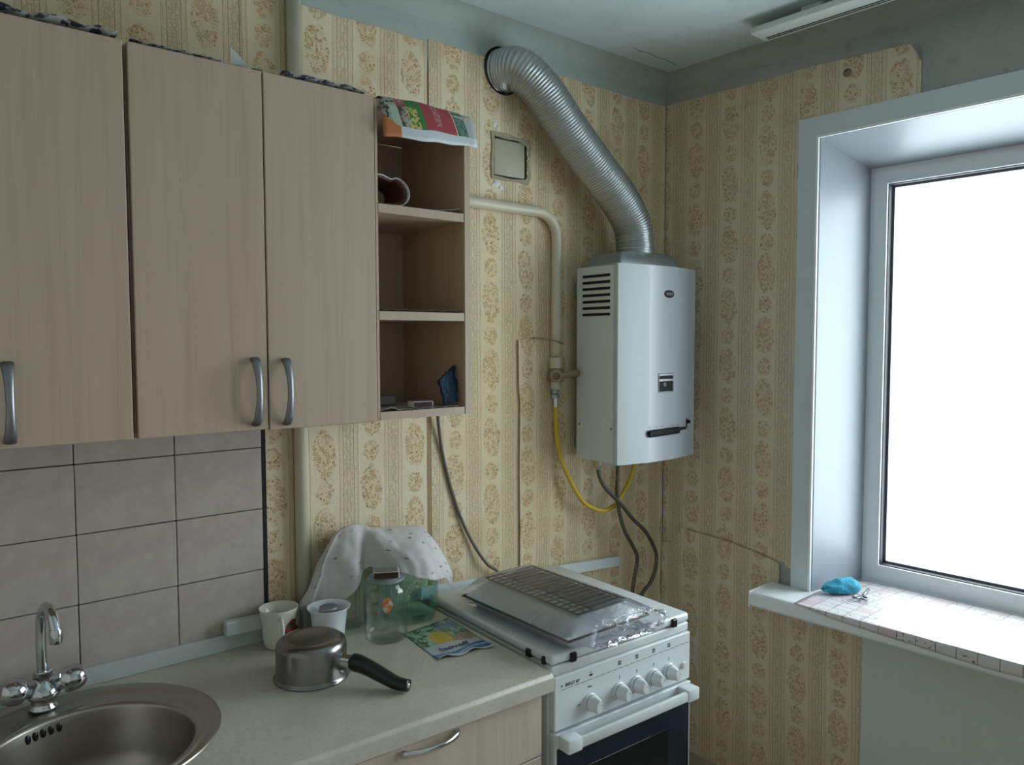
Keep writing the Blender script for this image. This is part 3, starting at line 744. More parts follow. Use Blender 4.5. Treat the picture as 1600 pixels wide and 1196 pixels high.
# white cup with a stack of lids
cp = (.8155, 1.722)
t = thing('plastic_cup', 'white flared plastic cup with a metal lid sitting in it', 'cup', (*cp, ZC))
add('body', lathe([(0, .001), (.034, 0), (.036, .003), (.041, .050), (.0445, .082), (.0525, .0905), (.0530, .0925), (.051, .0925), (.0430, .083), (.0395, .050), (.034, .006), (0, .006)], (*cp, ZC), 44), 'whiteplast', t, True)
t = thing('small_jar', 'small jar with a ribbed grey metal lid standing in the white cup', 'jar', (*cp, ZC+.0065))
add('body', lathe([(0, .0066), (.019, .0066), (.0205, .010), (.0205, .070), (.0205, .078), (0, .078)], (*cp, ZC), 28), 'glass', t, True)
add('lid', lathe([(.0212, .074), (.0232, .074), (.0238, .077), (.0230, .0790), (.0238, .0815), (.0230, .0840), (.0238, .0865), (.0232, .0905), (.020, .0925), (0, .0920)], (*cp, ZC), 32), 'zinc', t, True)
# dark box between the mug and the cup
o = add('small_box', box(.764, .786, 1.752, 1.782, ZC, ZC+.084, .002, 1), 'grey_box'); tag(o, 'dark grey narrow box between the mug and the white cup', 'box')
# saucepan, upside down
pp = (.703, 1.575)
t = thing('saucepan', 'dull aluminium saucepan lying upside down with a black handle', 'saucepan', (*pp, ZC))
add('body', lathe([(.079, 0), (.0825, .0006), (.0830, .003), (.0790, .0055), (.0778, .010), (.0772, .070), (.0745, .080), (.066, .0865), (.055, .088), (.050, .0885), (.046, .0868), (.020, .0862), (.012, .0850), (0, .0850)], (*pp, ZC), 64), 'pan', t, True)
hd = Vector((.50, -.866, 0)).normalized(); sd = Vector((hd.y, -hd.x, 0))
P0 = Vector((*pp, 0))
def hpt(r, z): return P0 + hd*r + Vector((0, 0, z))
add('bracket', merge(tube([hpt(.074, .893), hpt(.110, .8925)], (.0140, .0190), 8), lathe([(0, 0), (.005, 0), (.004, .003), (0, .0035)], seg=12, M=axis_matrix(hpt(.0785, .908), hd)), lathe([(0, 0), (.005, 0), (.004, .003), (0, .0035)], seg=12, M=axis_matrix(hpt(.0785, .872), hd))), 'chrome', t, 35, label='riveted steel handle bracket')
path = catmull([hpt(.106, .893), hpt(.120, .896), hpt(.150, .889), hpt(.185, .877), hpt(.215, .8675), hpt(.244, .8660)], 6)
add('handle', tube(path, lambda q: (.0165-.002*q, .0150+.050*q if q < .12 else .0210-.0095*(q-.12)), 14), 'black', t, True, label='black bakelite handle')
add('handle_rivet', lathe([(0, .003), (.005, .003), (.006, 0)], seg=12, M=axis_matrix(hpt(.244, .8660), hd)), 'chrome', t, True)
# glass jar with lid and matchbox
jp = (.942, 1.662)
def jar_prof(R0, H, rn, hn, w=.003):
    o = [(0, .0), (R0-.006, 0), (R0-.001, .005), (R0, .012), (R0, H-.024), (R0-.0025, H-.017), (rn+.003, H-hn-.001), (rn, H-hn), (rn, H)]
    i = [(rn-w, H), (rn-w, H-hn), (R0-.0025-w, H-.018), (R0-w, H-.025), (R0-w, .014), (R0-.006, .006), (0, .005)]
    return o + i
t = thing('glass_jar', 'clear glass jar with an orange print and a metal lid, in front of the cloth', 'jar', (*jp, ZC))
add('body', lathe(jar_prof(.0545, .148, .0440, .009), (*jp, ZC), 56), 'glass', t, True)
add('lid', lathe([(0, .157), (.036, .157), (.038, .1550), (.0450, .1560), (.0462, .155), (.0462, .149), (.0458, .1478), (.0445, .1478)], (*jp, ZC), 48), 'zinc', t, 40)
a0 = math.atan2(-.86, -.42)
add('fruit_print', sheet(lambda u, v: Vector((*jp, ZC+.100)) + Vector((math.cos(a0+.30*(2*u-1)*(.7+.3*math.sin(v*3))), math.sin(a0+.30*(2*u-1)*(.7+.3*math.sin(v*3))), 0))*.0550 + Vector((0, 0, .020*(2*v-1)*math.sqrt(max(0, 1-(2*u-1)**2)))), 12, 8), 'orange', t, True, label='orange fruit print')
matchbox('dark-striped matchbox on the lid of the clear glass jar', (.940, 1.655, ZC+.1575), R(-28), 'maroon', (.062, .040, .017))
# big green jar
gp = (1.061, 1.752)
t = thing('green_glass_jar', 'large green glass jar half covered by the sprigged cloth', 'jar', (*gp, ZC))
add('body', lathe([(0, 0), (.060, 0), (.073, .006), (.080, .022), (.083, .05), (.083, .140), (.080, .170), (.065, .192), (.045, .202), (.042, .212), (.042, .220), (.039, .220), (.039, .211), (.043, .199), (.062, .189), (.077, .168), (.080, .140), (.080, .05), (.077, .024), (.071, .010), (0, .006)], (*gp, ZC), 64), 'green_glass', t, True)
# second jar under the cloth, holds the cloth's left peak
gp2 = (.912, 1.796)
t = thing('covered_jar', 'lidded glass jar under the left peak of the sprigged cloth', 'jar', (*gp2, ZC))
add('body', lathe(jar_prof(.042, .235, .034, .012), (*gp2, ZC), 40), 'glass', t, True)
add('lid', lathe([(0, .244), (.036, .244), (.0385, .241), (.0385, .228), (.0370, .228)], (*gp2, ZC), 36), 'zinc', t, 40)
# cloth draped over the two jars
def lerp_tab(tab, x):
    n = len(tab); i = 0
    while i < n-2 and x > tab[i+1][0]: i += 1
    P = [tab[max(0, i-1)], tab[i], tab[i+1], tab[min(n-1, i+2)]]
    t = (x-P[1][0])/(P[2][0]-P[1][0]); t = max(0, min(1, t))
    return tuple(.5*(2*b + (c-a)*t + (2*a-5*b+4*c-d)*t*t + (3*b-a-3*c+d)*t**3) for a, b, c, d in zip(*[p[1:] for p in P]))
# u -> x_top, z_top, x_front, y_front, z_front
CT = [(0.00, .812, .985, .752, 1.800, .886), (.12, .835, 1.050, .780, 1.796, .890), (.24, .868, 1.108, .825, 1.788, .905), (.36, .905, 1.122, .882, 1.748, .945), (.46, .945, 1.112, .938, 1.736, 1.000),
      (.56, .990, 1.102, .985, 1.700, 1.004), (.68, 1.050, 1.096, 1.040, 1.658, .985), (.80, 1.112, 1.086, 1.098, 1.668, .965), (.88, 1.145, 1.055, 1.146, 1.695, .950), (.94, 1.176, 1.005, 1.175, 1.712, .922), (1.0, 1.212, .955, 1.200, 1.735, .905)]
def clothf(u, v):
    xt, zt, xf, yf, zf = lerp_tab(CT, u)
    yt = 1.778 - .012*math.sin(u*3.0)
    if v < .25:                                          # back flap
        k = 1 - v/.25; p = Vector((xt + (xf-xt)*k*.35, yt + .028*math.sin(k*1.4), zt - .05*k*k))
    else:
        k = (v-.25)/.75; s1 = math.sin(min(1, k*1.15)*math.pi/2)
        p = Vector((xt+(xf-xt)*k, yt+(yf-yt)*s1, zt+(zf-zt)*(k**1.7*.75+k*.25)))
        w = math.sin(k*math.pi*.5)
        p.y += .022*w*nz((u*7.0+k*.8, k*1.2, 0), 1, 11) + .008*w*nz((u*19-k*2, k*2, 0), 1, 12)
        p.y += .028*w*math.exp(-((u-.43-.04*k)/.05)**2)      # valley fold
        p.y -= .022*w*math.exp(-((u-.17+.02*k)/.030)**2)     # bright ridge
    q = p*14; p += Vector((.003*nz(q), .006*nz(q, 1, 2), .005*nz(q, 1, 4))) + Vector((0, .0022*nz(p*42, 1, 6), .0022*nz(p*42, 1, 8)))
    if u > .9 and v < .5: p.z += .0
    return p
o = add('draped_cloth', sheet(clothf, 110, 60, 0, uvs=lambda a, b: (a*.5, b*.44)), 'cloth', None, True); so = o.modifiers.new('thickness', 'SOLIDIFY'); so.thickness = .0009; so.use_even_offset = False; tag(o, 'white cloth with small dark sprigs draped over jars beside the stove', 'cloth')
# packet
pk = [Vector((.9635, 1.4545, 0)), Vector((1.1120, 1.4405, 0)), Vector((1.1390, 1.6780, 0)), Vector((.9960, 1.6300, 0))]
pk = [Vector((.9635, 1.4545, 0)), Vector((1.1140, 1.4395, 0)), Vector((1.1375, 1.6700, 0)), Vector((.9850, 1.6500, 0))]
def pkf(u, v):
    p = (pk[0]*(1-u)+pk[1]*u)*(1-v) + (pk[3]*(1-u)+pk[2]*u)*v
    e = max(0, 1-v*5)
    return p + Vector((0, .004*e*math.sin(u*11), ZC+.0012+.004*math.sin(u*math.pi)*math.sin(min(1, v*1.0)*math.pi)+e**2*(.0055+.0035*math.sin(u*13)) ))
t = thing('seed_packet', 'flat glossy packet printed blue, green and yellow beside the stove', 'packet', (1.05, 1.55, ZC))
add('pouch', sheet(pkf, 30, 30, .0010), 'packet', t, True)
ang = math.atan2(pk[1].y-pk[0].y, pk[1].x-pk[0].x)
bm = textmesh('Isovoff', .030); bm.transform(Matrix.Translation((.996, 1.4885, ZC+.0050)) @ Matrix.Rotation(ang+R(3), 4, 'Z') @ Matrix.Shear('XY', 4, (0, 0)))
add('lettering', bm, plain('packet_ink', (.03, .05, .16), .5), t, label='dark blue lettering')

# ================================================================ stove
st = thing('gas_stove', 'white gas stove with a closed lid, five knobs and a dark oven door', 'stove', (1.1372, 1.265, 0), R(-2.2))
SW, SD = .490, .553
def sadd(name, bm, mat, parent=None, smooth=False, label=None): return add(name, bm, mat, parent or st, smooth, True, label)
sadd('body', box(.014, SW, .018, SD, .03, .822, .004), 'enamel')
for a, b in ((.03, .05), (.45, .05), (.03, .5), (.45, .5)): sadd('foot', lathe([(0, 0), (.016, 0), (.016, .02), (.010, .032), (0, .032)], (a+.01, b, 0), 16), 'black')
sadd('cooktop_rim', box(.012, SW, .004, SD, .822, .846, .005, 3), 'enamel_worn', smooth=40)
lid = sadd('lid', box(.010, SW, .002, SD, .849, .872, .008, 3), 'enamel', smooth=40, label='white enamelled folding lid')
for a, b, w in ((.0075, .085, .016), (.0075, .028, .010)): sadd('lid_clip', box(a-.004, a+.010, b-w/2, b+w/2, .847, .866, .002, 1), 'black', lid)
for a in (.075, .428): sadd('lid_clip', box(a-.009, a+.009, -.0045, .006, .846, .868, .002, 1), 'black', lid)
pn = sadd('control_panel', box(.016, SW, -.002, .020, .693, .8215, .003, 2), 'enamel')
for k in range(22):
    a = .036 + .0207*k; sadd('dash_line', box(a, a+.0165, -.0026, -.0018, .7880+.00028*k, .7888+.00028*k), 'ink', pn)
bm = textmesh('BREST 07', .0115, .0002); bm.transform(Matrix.Translation((.048, -.0026, .7935)) @ Matrix.Rotation(R(90), 4, 'X')); sadd('lettering', bm, 'ink', pn, label='BREST 07 lettering')
sadd('maker_mark', lathe([(0, 0), (.0028, 0), (.0024, .0007), (0, .0007)], seg=10, M=axis_matrix((.0385, -.0019, .7975), (0, -1, 0))), 'handle', pn)
for k, a in enumerate((.130, .226, .287, .348, .406)):
    z0 = .7975 if k == 0 else .7985
    if k == 0:
        sadd('oven_symbol', merge(box(a-.005, a+.005, -.0026, -.0018, z0, z0+.005, 0), box(a-.005, a+.004, -.0026, -.0018, z0+.009, z0+.0098, 0)), 'ink', pn)
        bm = textmesh('MAX', .006, .0002); bm.transform(Matrix.Translation((.120, -.0026, .7705)) @ Matrix.Rotation(R(90), 4, 'X')); sadd('lettering', bm, 'ink', pn)
        bm = textmesh('OFF', .006, .0002); bm.transform(Matrix.Translation((.086, -.0026, .735)) @ Matrix.Rotation(R(90), 4, 'X')); sadd('lettering', bm, 'ink', pn)
    else:
        b4 = []
        for qx, qz in ((-.0028, 0), (.0028, 0), (-.0028, .0058), (.0028, .0058)):
            on = {1: (-.0028, 0), 2: (-.0028, .0058), 3: (.0028, .0058), 4: (.0028, 0)}[k] == (qx, qz)
            r_ = .0025
            prof = [(0, 0), (r_, 0), (r_, .0007), (0, .0007)] if on else [(r_*.6, 0), (r_, 0), (r_, .0007), (r_*.6, .0007), (r_*.6, 0)]
            b4.append(lathe(prof, seg=12, M=axis_matrix((a+qx, -.0019, z0+.003+qz), (0, -1, 0))))
        sadd('burner_symbol', merge(*b4), 'ink', pn)
        sadd('tick_mark', box(a-.0006, a+.0006, -.0026, -.0018, .763, .772), 'ink', pn)
for k, a in enumerate((.126, .2225, .2835, .3465, .405)):
    z = .7355; Mk = axis_matrix((a, -.002, z), (0, -1, 0))
    kn = sadd('knob', lathe([(.0215, 0), (.0215, .004), (.0195, .006), (.0195, .014), (.0185, .016), (.0165, .0165), (.0, .0165)], seg=36, M=Mk), 'enamel', pn, 35)
    sadd('knob_seam', lathe([(.0197, .0092), (.0199, .0096), (.0199, .0104), (.0197, .0108)], seg=36, M=Mk), 'ink', kn)
    # grip: a disc with two flats
    gb = lathe([(.0185, .016), (.0175, .030), (.0150, .036), (0, .0365)], seg=36)
    for v in gb.verts:
        if v.co.z > .017: v.co.x *= .62
    gb.transform(Mk @ Matrix.Rotation(R(8*k-10), 4, 'Z')); sadd('grip', gb, 'enamel', kn, 30)
    sadd('dot', lathe([(0, .0006), (.0012, .0004), (.0014, 0)], seg=10, M=axis_matrix((a+.004, -.0388, z+.004), (0, -1, 0))), 'ink', kn)
sadd('button', lathe([(.009, 0), (.009, .003), (.0065, .004), (.0065, .008), (0, .0085)], seg=24, M=axis_matrix((.463, -.002, .737), (0, -1, 0))), 'enamel', pn, 35)
dr = sadd('oven_door', box(.014, SW-.002, -.006, .017, .16, .688, .004, 2), 'enamel')
sadd('door_glass', box(.020, SW-.008, -.0082, -.005, .185, .656, .002, 1), 'navy', dr, label='dark blue-black oven glass')
sadd('inner_window', box(.09, .40, -.0088, -.0080, .27, .585, .0003, 1), 'inner_win', dr)
sadd('handle', merge(box(.022, SW-.016, -.046, -.034, .660, .686, .004, 2), ), 'enamel_worn', dr, 40, label='worn white bar handle')
for a in (.020, SW-.058): sadd('handle_bracket', box(a, a+.044, -.048, -.006, .657, .690, .004, 2), 'enamel', dr, 40)
sadd('door_top_rail', box(.016, SW-.004, -.010, -.004, .655, .690, .002, 1), 'enamel', dr)
sadd('drawer_front', box(.014, SW-.002, -.004, .017, .035, .152, .004, 2), 'enamel')

# enamel tray with a wire rack in a plastic bag
tr_ = thing('oven_tray', 'white tray and wire rack in a clear plastic bag on the stove lid', 'tray', (1.32, 1.44, .8725), R(-1))
ty0, ty1 = 1.262, 1.650
def loft(rings, cap=(True, True)):
    bm = bmesh.new(); vs = [[bm.verts.new(p) for p in r_] for r_ in rings]; n = len(vs[0])
    for a, b in zip(vs, vs[1:]):
        for k in range(n): bm.faces.new((a[k], a[(k+1) % n], b[(k+1) % n], b[k]))
    if cap[0]: bm.faces.new(vs[0][::-1])
    if cap[1]: bm.faces.new(vs[-1])
    return bm
def rrect(x0, x1, y0, y1, z, r_=.015, n=5):
    pts = []
    for cx, cy, a in ((x1-r_, y0+r_, -90), (x1-r_, y1-r_, 0), (x0+r_, y1-r_, 90), (x0+r_, y0+r_, 180)):
        for k in range(n+1):
            t_ = R(a + 90*k/n); pts.append(Vector((cx+r_*math.cos(t_), cy+r_*math.sin(t_), z)))
    return pts
add('tray', loft([rrect(1.208, 1.432, ty0+.012, ty1-.010, .8735), rrect(1.190, 1.450, ty0-.008, ty1+.004, .902), rrect(1.182, 1.458, ty0-.016, ty1+.010, .9045), rrect(1.182, 1.458, ty0-.016, ty1+.010, .9070)]), 'enamel_worn', tr_, 30, label='shallow grey-white baking tray')
add('upturned_tray', loft([rrect(1.183, 1.457, ty0-.014, ty1+.008, .9072), rrect(1.185, 1.455, ty0-.012, ty1+.006, .9095), rrect(1.239, 1.405, ty0+.010, ty1-.014, .944, .02), rrect(1.243, 1.400, ty0+.014, ty1-.018, .9462, .02)]), 'enamel', tr_, 30, label='white enamel tray turned upside down')
add('film_sheen_plate', loft([rrect(1.290, 1.400, ty0+.014, ty1-.018, .9464, .012), rrect(1.290, 1.400, ty0+.014, ty1-.018, .9475, .012)]), plain('film_sheen_grey', (.27, .27, .28), .4), tr_, label='added grey plate standing in for reflections in the bag film')  # added plate; its grey imitates the dull reflection on the bag film
add('rim_wire', tube([(1.181, ty0-.016, .9058), (1.459, ty0-.016, .9058), (1.459, ty1+.010, .9058), (1.181, ty1+.010, .9058), (1.181, ty0-.016, .9058)], .0030, 8), 'cable', tr_, True, label='dark rim of the tray')
# wire rack: rods in two directions
rk = add('wire_rack', tube([(1.238, ty0+.012, .9495), (1.405, ty0+.012, .9495), (1.405, ty1-.016, .9495), (1.238, ty1-.016, .9495), (1.238, ty0+.012, .9495)], .0024, 8), 'cable', tr_, True, label='dark wire oven rack')
for k in range(1, 16):
    y = ty0+.012 + (ty1-ty0-.028)*k/16; add('rack_wire', tube([(1.238, y, .9495), (1.405, y, .9495)], .0015, 6), 'cable', rk, True)
for x in (1.262, 1.287): add('rack_wire', tube([(x, ty0+.012, .9515), (x, ty1-.016, .9515)], .0014, 6), 'cable', rk, True)
# bag: loose film following the tray, with a crumpled gathered end at the front right
def bagf(u, v):
    a = u*2*math.pi; k = v
    y = ty1+.030 - (ty1-ty0+.065)*min(1, k/.86)
    cx, w = 1.320, .146; ca_, sa_ = math.cos(a), math.sin(a)
    e = .42; sx = math.copysign(abs(ca_)**e, ca_); sz = math.copysign(abs(sa_)**e, sa_)
    x = cx + (w - .040*max(0, sz))*sx; z = .9145 + sz*.0395
    if sz < 0: z = max(.8745, z)
    endb = max(0, 1-k/.06)
    z = z + (.905-z)*endb*.7; x += (.0)*endb
    if k > .76:
        q = (k-.76)/.24
        x = x + (1.400-x)*q*.30 + .045*q; z = .8745 + (z-.8745)*(1-q*.48)
        cr = .038*q*(1-q*.35)
        x += cr*nz((a*2.2, k*14, 0), 1, 1); z += abs(cr*nz((a*2.5, k*16, 1), 1, 2)); y += cr*1.3*nz((a*2.3, k*10, 2), 1, 3) - .012*q
    else:
        x += .0028*nz((a*1.6, k*9, 0), 1, 5); z += .0016*abs(nz((a*1.9, k*14, 1), 1, 6))
    return Vector((x, y, max(.8738, z)))
add('plastic_bag', sheet(bagf, 90, 90), 'film', tr_, False, label='clear crinkled plastic bag')

# ================================================================ water heater and flue
ht = thing('gas_water_heater', 'white wall-hung gas water heater with side vents beside the window', 'water heater', (1.935, 1.72, 1.207))
HX0, HX1, HY0, HY1, HZ0, HZ1 = 1.7425, 2.130, 1.622, 1.805, 1.2065, 1.8365
def bow(f): return .026*(1-abs(2*f-1)**2.6) if True else 0
cols = [0, .012, .10, .20, .30, .40, .5, .6, .7, .8, .9, .988, 1.0]
front = [(HX0+(HX1-HX0)*f, HY0 - (bow(f) if 0 < f < 1 else 0)) for f in cols]
front = [(HX0, HY0+.004), (HX0+.003, HY0), (HX0+.122, HY0-.024), (HX0+.130, HY0-.0245), (HX1-.130, HY0-.0245), (HX1-.122, HY0-.024), (HX1-.003, HY0), (HX1, HY0+.004)]
def slab_xy(pts, z0, z1, bev=0):
    bm = bmesh.new(); a = [bm.verts.new((x, y, z0)) for x, y in pts]; b = [bm.verts.new((x, y, z1)) for x, y in pts]; n = len(pts)
    for k in range(n): bm.faces.new((a[k], a[(k+1) % n], b[(k+1) % n], b[k]))
    bm.faces.new(a[::-1]); bm.faces.new(b); return bm
add('casing', box(HX0+.002, HX1-.002, HY0+.016, HY1, HZ0+.003, HZ1-.003, .002, 1), plain('heater_side_paint', (.60, .62, .60), .3, var=.02, scale=4), ht, label='white side casing')
add('front_cover', slab_xy(front + [(HX1, HY0+.0155), (HX0, HY0+.0155)], HZ0, HZ1), 'heater', ht, 12, label='white bowed front cover')
add('wall_bracket', box(HX0+.03, HX1-.03, HY1, BY-.0035, 1.74, 1.79), 'zinc', ht); add('wall_bracket', box(HX0+.03, HX1-.03, HY1, BY-.0045, 1.24, 1.28), 'zinc', ht)
for k in range(7): add('vent_slot', box(HX0-.0002, HX0+.004, 1.6550, 1.7745, 1.8030-.0204*k-.0042, 1.8030-.0204*k+.0042), 'blackmatt', ht)
yfr = HY0-.0245
lg = add('badge', lathe([(0, .0022), (.90, .0020), (1.0, 0)], seg=36, M=axis_matrix((1.9605, yfr, 1.7480), (0, -1, 0)) @ Matrix.Diagonal((.0255, .0125, 1, 1))), 'blackmatt', ht, 40, label='black oval maker badge')
bm = textmesh('НЕВА', .0125, .0003); bm.transform(Matrix.Translation((1.9435, yfr-.0024, 1.7437)) @ Matrix.Rotation(R(90), 4, 'X')); add('lettering', bm, 'handle', lg)
wf = add('inspection_window', box(1.9100, 1.9860, yfr-.003, yfr+.001, 1.4290, 1.4910, .002, 2), 'handle', ht, label='grey framed display and flame window')
add('display', box(1.9125, 1.9800, yfr-.0042, yfr-.002, 1.4725, 1.4835, .001, 1), 'blackmatt', wf); add('flame_window', box(1.9125, 1.9800, yfr-.0042, yfr-.002, 1.4325, 1.4655, .001, 1), 'blackmatt', wf)
add('flame_port', lathe([(0, .001), (.006, .0008), (.007, 0)], seg=16, M=axis_matrix((1.938, yfr-.0042, 1.455), (0, -1, 0))), 'grey_box', wf)
ls = add('lever_slot', slab_xy([(1.8580, yfr-.0015), (2.030, yfr-.0015), (2.030, yfr+.001), (1.8580, yfr+.001)], 1.2985, 1.3035), 'blackmatt', ht)
bm = box(-.078, .078, -.010, .0005, -.0115, .0115, .006, 3, M=Matrix.Translation((1.937, yfr, 1.3000)) @ Matrix.Rotation(R(-1.0), 4, 'Y')); add('regulator_lever', bm, 'blackmatt', ht, 40, label='black slider lever')
add('lever_tip', box(2.012, 2.048, yfr-.007, yfr+.002, 1.3005, 1.3095, .003, 2), 'blackmatt', ht, 40)
xk = 2.074; add('ignition_slot', box(xk-.005, xk+.005, HY0-.0115, HY0+.004, 1.3020, 1.3330, .001, 1), 'blackmatt', ht); add('ignition_knob', lathe([(0, .012), (.006, .011), (.006, 0)], seg=16, M=axis_matrix((xk+.008, HY0-.006, 1.3230), (0, -1, 0))), 'blackmatt', ht, True)
for x in (1.870, 1.893, 1.906, 1.919, 1.931, 1.976, 1.988, 1.999, 2.010): add('scale_mark', box(x-.0011, x+.0011, yfr-.0006, yfr+.001, 1.3185, 1.3185+(.0040 if x in (1.870, 1.931) else .002)), 'ink', ht)
for y, z in ((1.79, 1.3237), (1.648, 1.3194)): add('side_screw', lathe([(0, .0012), (.003, .0010), (.0035, 0)], seg=12, M=axis_matrix((HX0+.002, y, z), (-1, 0, 0))), 'black', ht, True)
# draught hood
hood = add('draught_hood', loft([rrect(1.772, 2.066, 1.640, 1.795, HZ1-.004, .01), rrect(1.772, 2.066, 1.640, 1.795, HZ1+.006, .01), rrect(1.800, 2.050, 1.652, 1.790, HZ1+.042, .01), rrect(1.850, 2.000, 1.660, 1.786, HZ1+.050, .02)]), 'zinc', ht, 30, label='galvanised draught hood')
add('collar', lathe([(.0595, 0), (.0605, .005), (.0605, .060), (.0595, .062)], (1.925, 1.716, HZ1+.046), 48), 'zinc', ht, True)
# corrugated flue
path = catmull([(1.4700, 1.900, 2.420), (1.4740, 1.845, 2.419), (1.4950, 1.790, 2.408), (1.5550, 1.757, 2.350), (1.6450, 1.742, 2.2500), (1.7500, 1.733, 2.1520), (1.8450, 1.724, 2.0690), (1.9080, 1.717, 1.9900), (1.9250, 1.716, 1.930), (1.9250, 1.716, 1.892)], 40)
# resample evenly
L = [0]
for a, b in zip(path, path[1:]): L.append(L[-1] + (b-a).length)
ns = 560; ev = []; j = 0
for k in range(ns+1):
    s_ = L[-1]*k/ns
    while j < len(L)-2 and L[j+1] < s_: j += 1
    q = (s_-L[j])/max(1e-9, L[j+1]-L[j]); ev.append(path[j].lerp(path[j+1], q))
o = add('flue_duct', tube(ev, lambda q: .0625 + .0022*math.sin(q*L[-1]/.0088*2*math.pi) + (0 if q < .985 else -.001), 44, False), 'duct', None, True); tag(o, 'corrugated aluminium flue duct from the water heater into the wall', 'duct')
o = tag(add('flue_sleeve', lathe([(.0715, -.19), (.0715, .0025), (.069, .0025), (.069, -.19)], seg=48, M=axis_matrix((HOLE[0], BY, HOLE[1]), (0, -1, 0))), 'dark', None, True), 'dark sooty sleeve lining the flue hole in the wall', 'sleeve')

# braided water hoses
def hose(label, pts, r_, mat, cat='hose', group=None, name='water_hose', fit=True, n=10):
    t = thing(name, label, cat, pts[0], 0, group)
    cp_ = catmull(pts, n); add('hose', tube(cp_, r_, 12), mat, t, True)
    if fit:
        d0 = (cp_[1]-cp_[0]).normalized(); add('fitting', lathe([(0, -.004), (r_*1.5, -.004), (r_*1.5, .016), (r_*1.2, .026), (0, .026)], seg=6, M=axis_matrix(cp_[0], d0)), 'chrome', t)
    return t
hose('brown braided hose from the heater curving out to the right', [(1.772, 1.735, 1.203), (1.785, 1.735, 1.150), (1.815, 1.735, 1.108), (1.885, 1.738, 1.050), (1.955, 1.742, .985), (2.030, 1.748, .925), (2.085, 1.752, .850), (2.092, 1.752, .80), (2.065, 1.750, .745), (2.010, 1.750, .700), (1.97, 1.76, .60), (1.95, 1.78, .45)], .0068, 'braid', group='heater hoses')
hose('brown braided hose hanging straight down from the heater', [(1.905, 1.765, 1.203), (1.903, 1.765, 1.15), (1.900, 1.765, 1.07), (1.915, 1.765, 1.00), (1.940, 1.765, .94), (1.985, 1.765, .875), (2.005, 1.765, .83), (1.990, 1.765, .76), (1.985, 1.77, .69), (1.99, 1.78, .5)], .0068, 'braid', group='heater hoses')
# gas pipe with valve, yellow gas hose
PY = 1.8300; PR = .0166
gp_ = thing('gas_pipe', 'cream painted gas pipe bending down to a valve beside the heater', 'pipe', (1.68, PY, 1.5))
pth = [Vector((.90, PY, 2.0075)), Vector((1.30, PY, 2.0075))] + [Vector((1.600, PY, 2.005))] + [Vector((1.600+.078*math.sin(R(a)), PY, 1.927+.078*math.cos(R(a)))) for a in range(8, 91, 8)] + [Vector((1.6785, PY, 1.90)), Vector((1.676, PY, 1.60)), Vector((1.674, PY, 1.545))]
add('pipe', tube(pth, PR, 20), 'pipe', gp_, True)
add('coupling', lathe([(.0, 0), (.0205, 0), (.0205, .036), (.0, .036)], (1.672, PY-.003, 1.508), 8), 'pipe', gp_, 30)
add('outlet', lathe([(0, 0), (.0155, 0), (.0155, .03), (0, .03)], (1.671, PY-.004, 1.440), 8), 'pipe', gp_, 30)
vx, vz = 1.672, 1.486
add('valve_body', merge(lathe([(0, -.026), (.024, -.020), (.026, 0), (.024, .020), (0, .026)], seg=12, M=axis_matrix((vx, PY-.006, vz), (0, 0, 1))), lathe([(0, 0), (.021, 0), (.021, .024), (.013, .024), (.013, .012), (0, .012)], seg=10, M=axis_matrix((vx-.012, PY-.014, vz-.002), (-.55, -.83, 0)))), 'brass', gp_, 35)
add('valve_lever', tube([(vx-.010, PY-.034, vz-.002), (vx+.02, PY-.036, vz+.001), (vx+.055, PY-.039, vz+.006), (vx+.062, PY-.039, vz+.007)], lambda q: .0100+.004*q, 12), 'brass', gp_, True, label='stubby painted valve lever')
add('valve_nut', merge(lathe([(0, 0), (.0135, 0), (.0135, .013), (0, .013)], (1.671, PY-.004, 1.426), 6), lathe([(0, 0), (.0150, 0), (.0150, .012), (0, .012)], (1.671, PY-.004, 1.411), 6)), 'zinc', gp_)
add('wire_tie', tube(catmull([(1.585, 1.838, 1.606), (1.62, 1.832, 1.604), (1.655, 1.808, 1.597), (1.685, 1.808, 1.588), (1.712, 1.835, 1.588)], 8), .0028, 8), 'brass', gp_, True, label='twisted wire tie')
yh = hose('yellow gas hose looping from the valve to the heater', [(1.671, PY-.004, 1.400), (1.671, PY-.005, 1.345), (1.675, 1.822, 1.27), (1.690, 1.815, 1.20), (1.715, 1.80, 1.135), (1.755, 1.79, 1.070), (1.800, 1.784, 1.038), (1.850, 1.780, 1.022), (1.905, 1.785, 1.030), (1.955, 1.790, 1.065), (1.995, 1.790, 1.115), (2.025, 1.785, 1.203)], .0075, 'yellow', 'hose', None, 'gas_hose', False)
add('ferrule', lathe([(0, 0), (.0088, 0), (.0088, .030), (0, .030)], (1.671, PY-.004, 1.381), 16), 'chrome', yh, 35)
# riser pipe
rp = thing('riser_pipe', 'cream painted vertical riser pipe behind the cabinets', 'pipe', (.80, 1.8305, .85))
add('pipe', tube([(.7985, 1.8295, .8515), (.7985, 1.8295, 1.5), (.7985, 1.8295, CEIL-.057)], .0178, 22), 'pipe', rp, True)
# power cable
o = add('power_cable', tube(catmull([(1.208, 1.822, 1.417), (1.217, 1.832, 1.37), (1.238, 1.842, 1.27), (1.268, 1.842, 1.16), (1.305, 1.840, 1.06), (1.348, 1.834, .975), (1.388, 1.824, .915), (1.430, 1.822, .880), (1.46, 1.8215, .80)], 8), .0050, 10), 'cable', None, True); tag(o, 'grey power cable hanging from the shelf unit down behind the stove', 'cable')

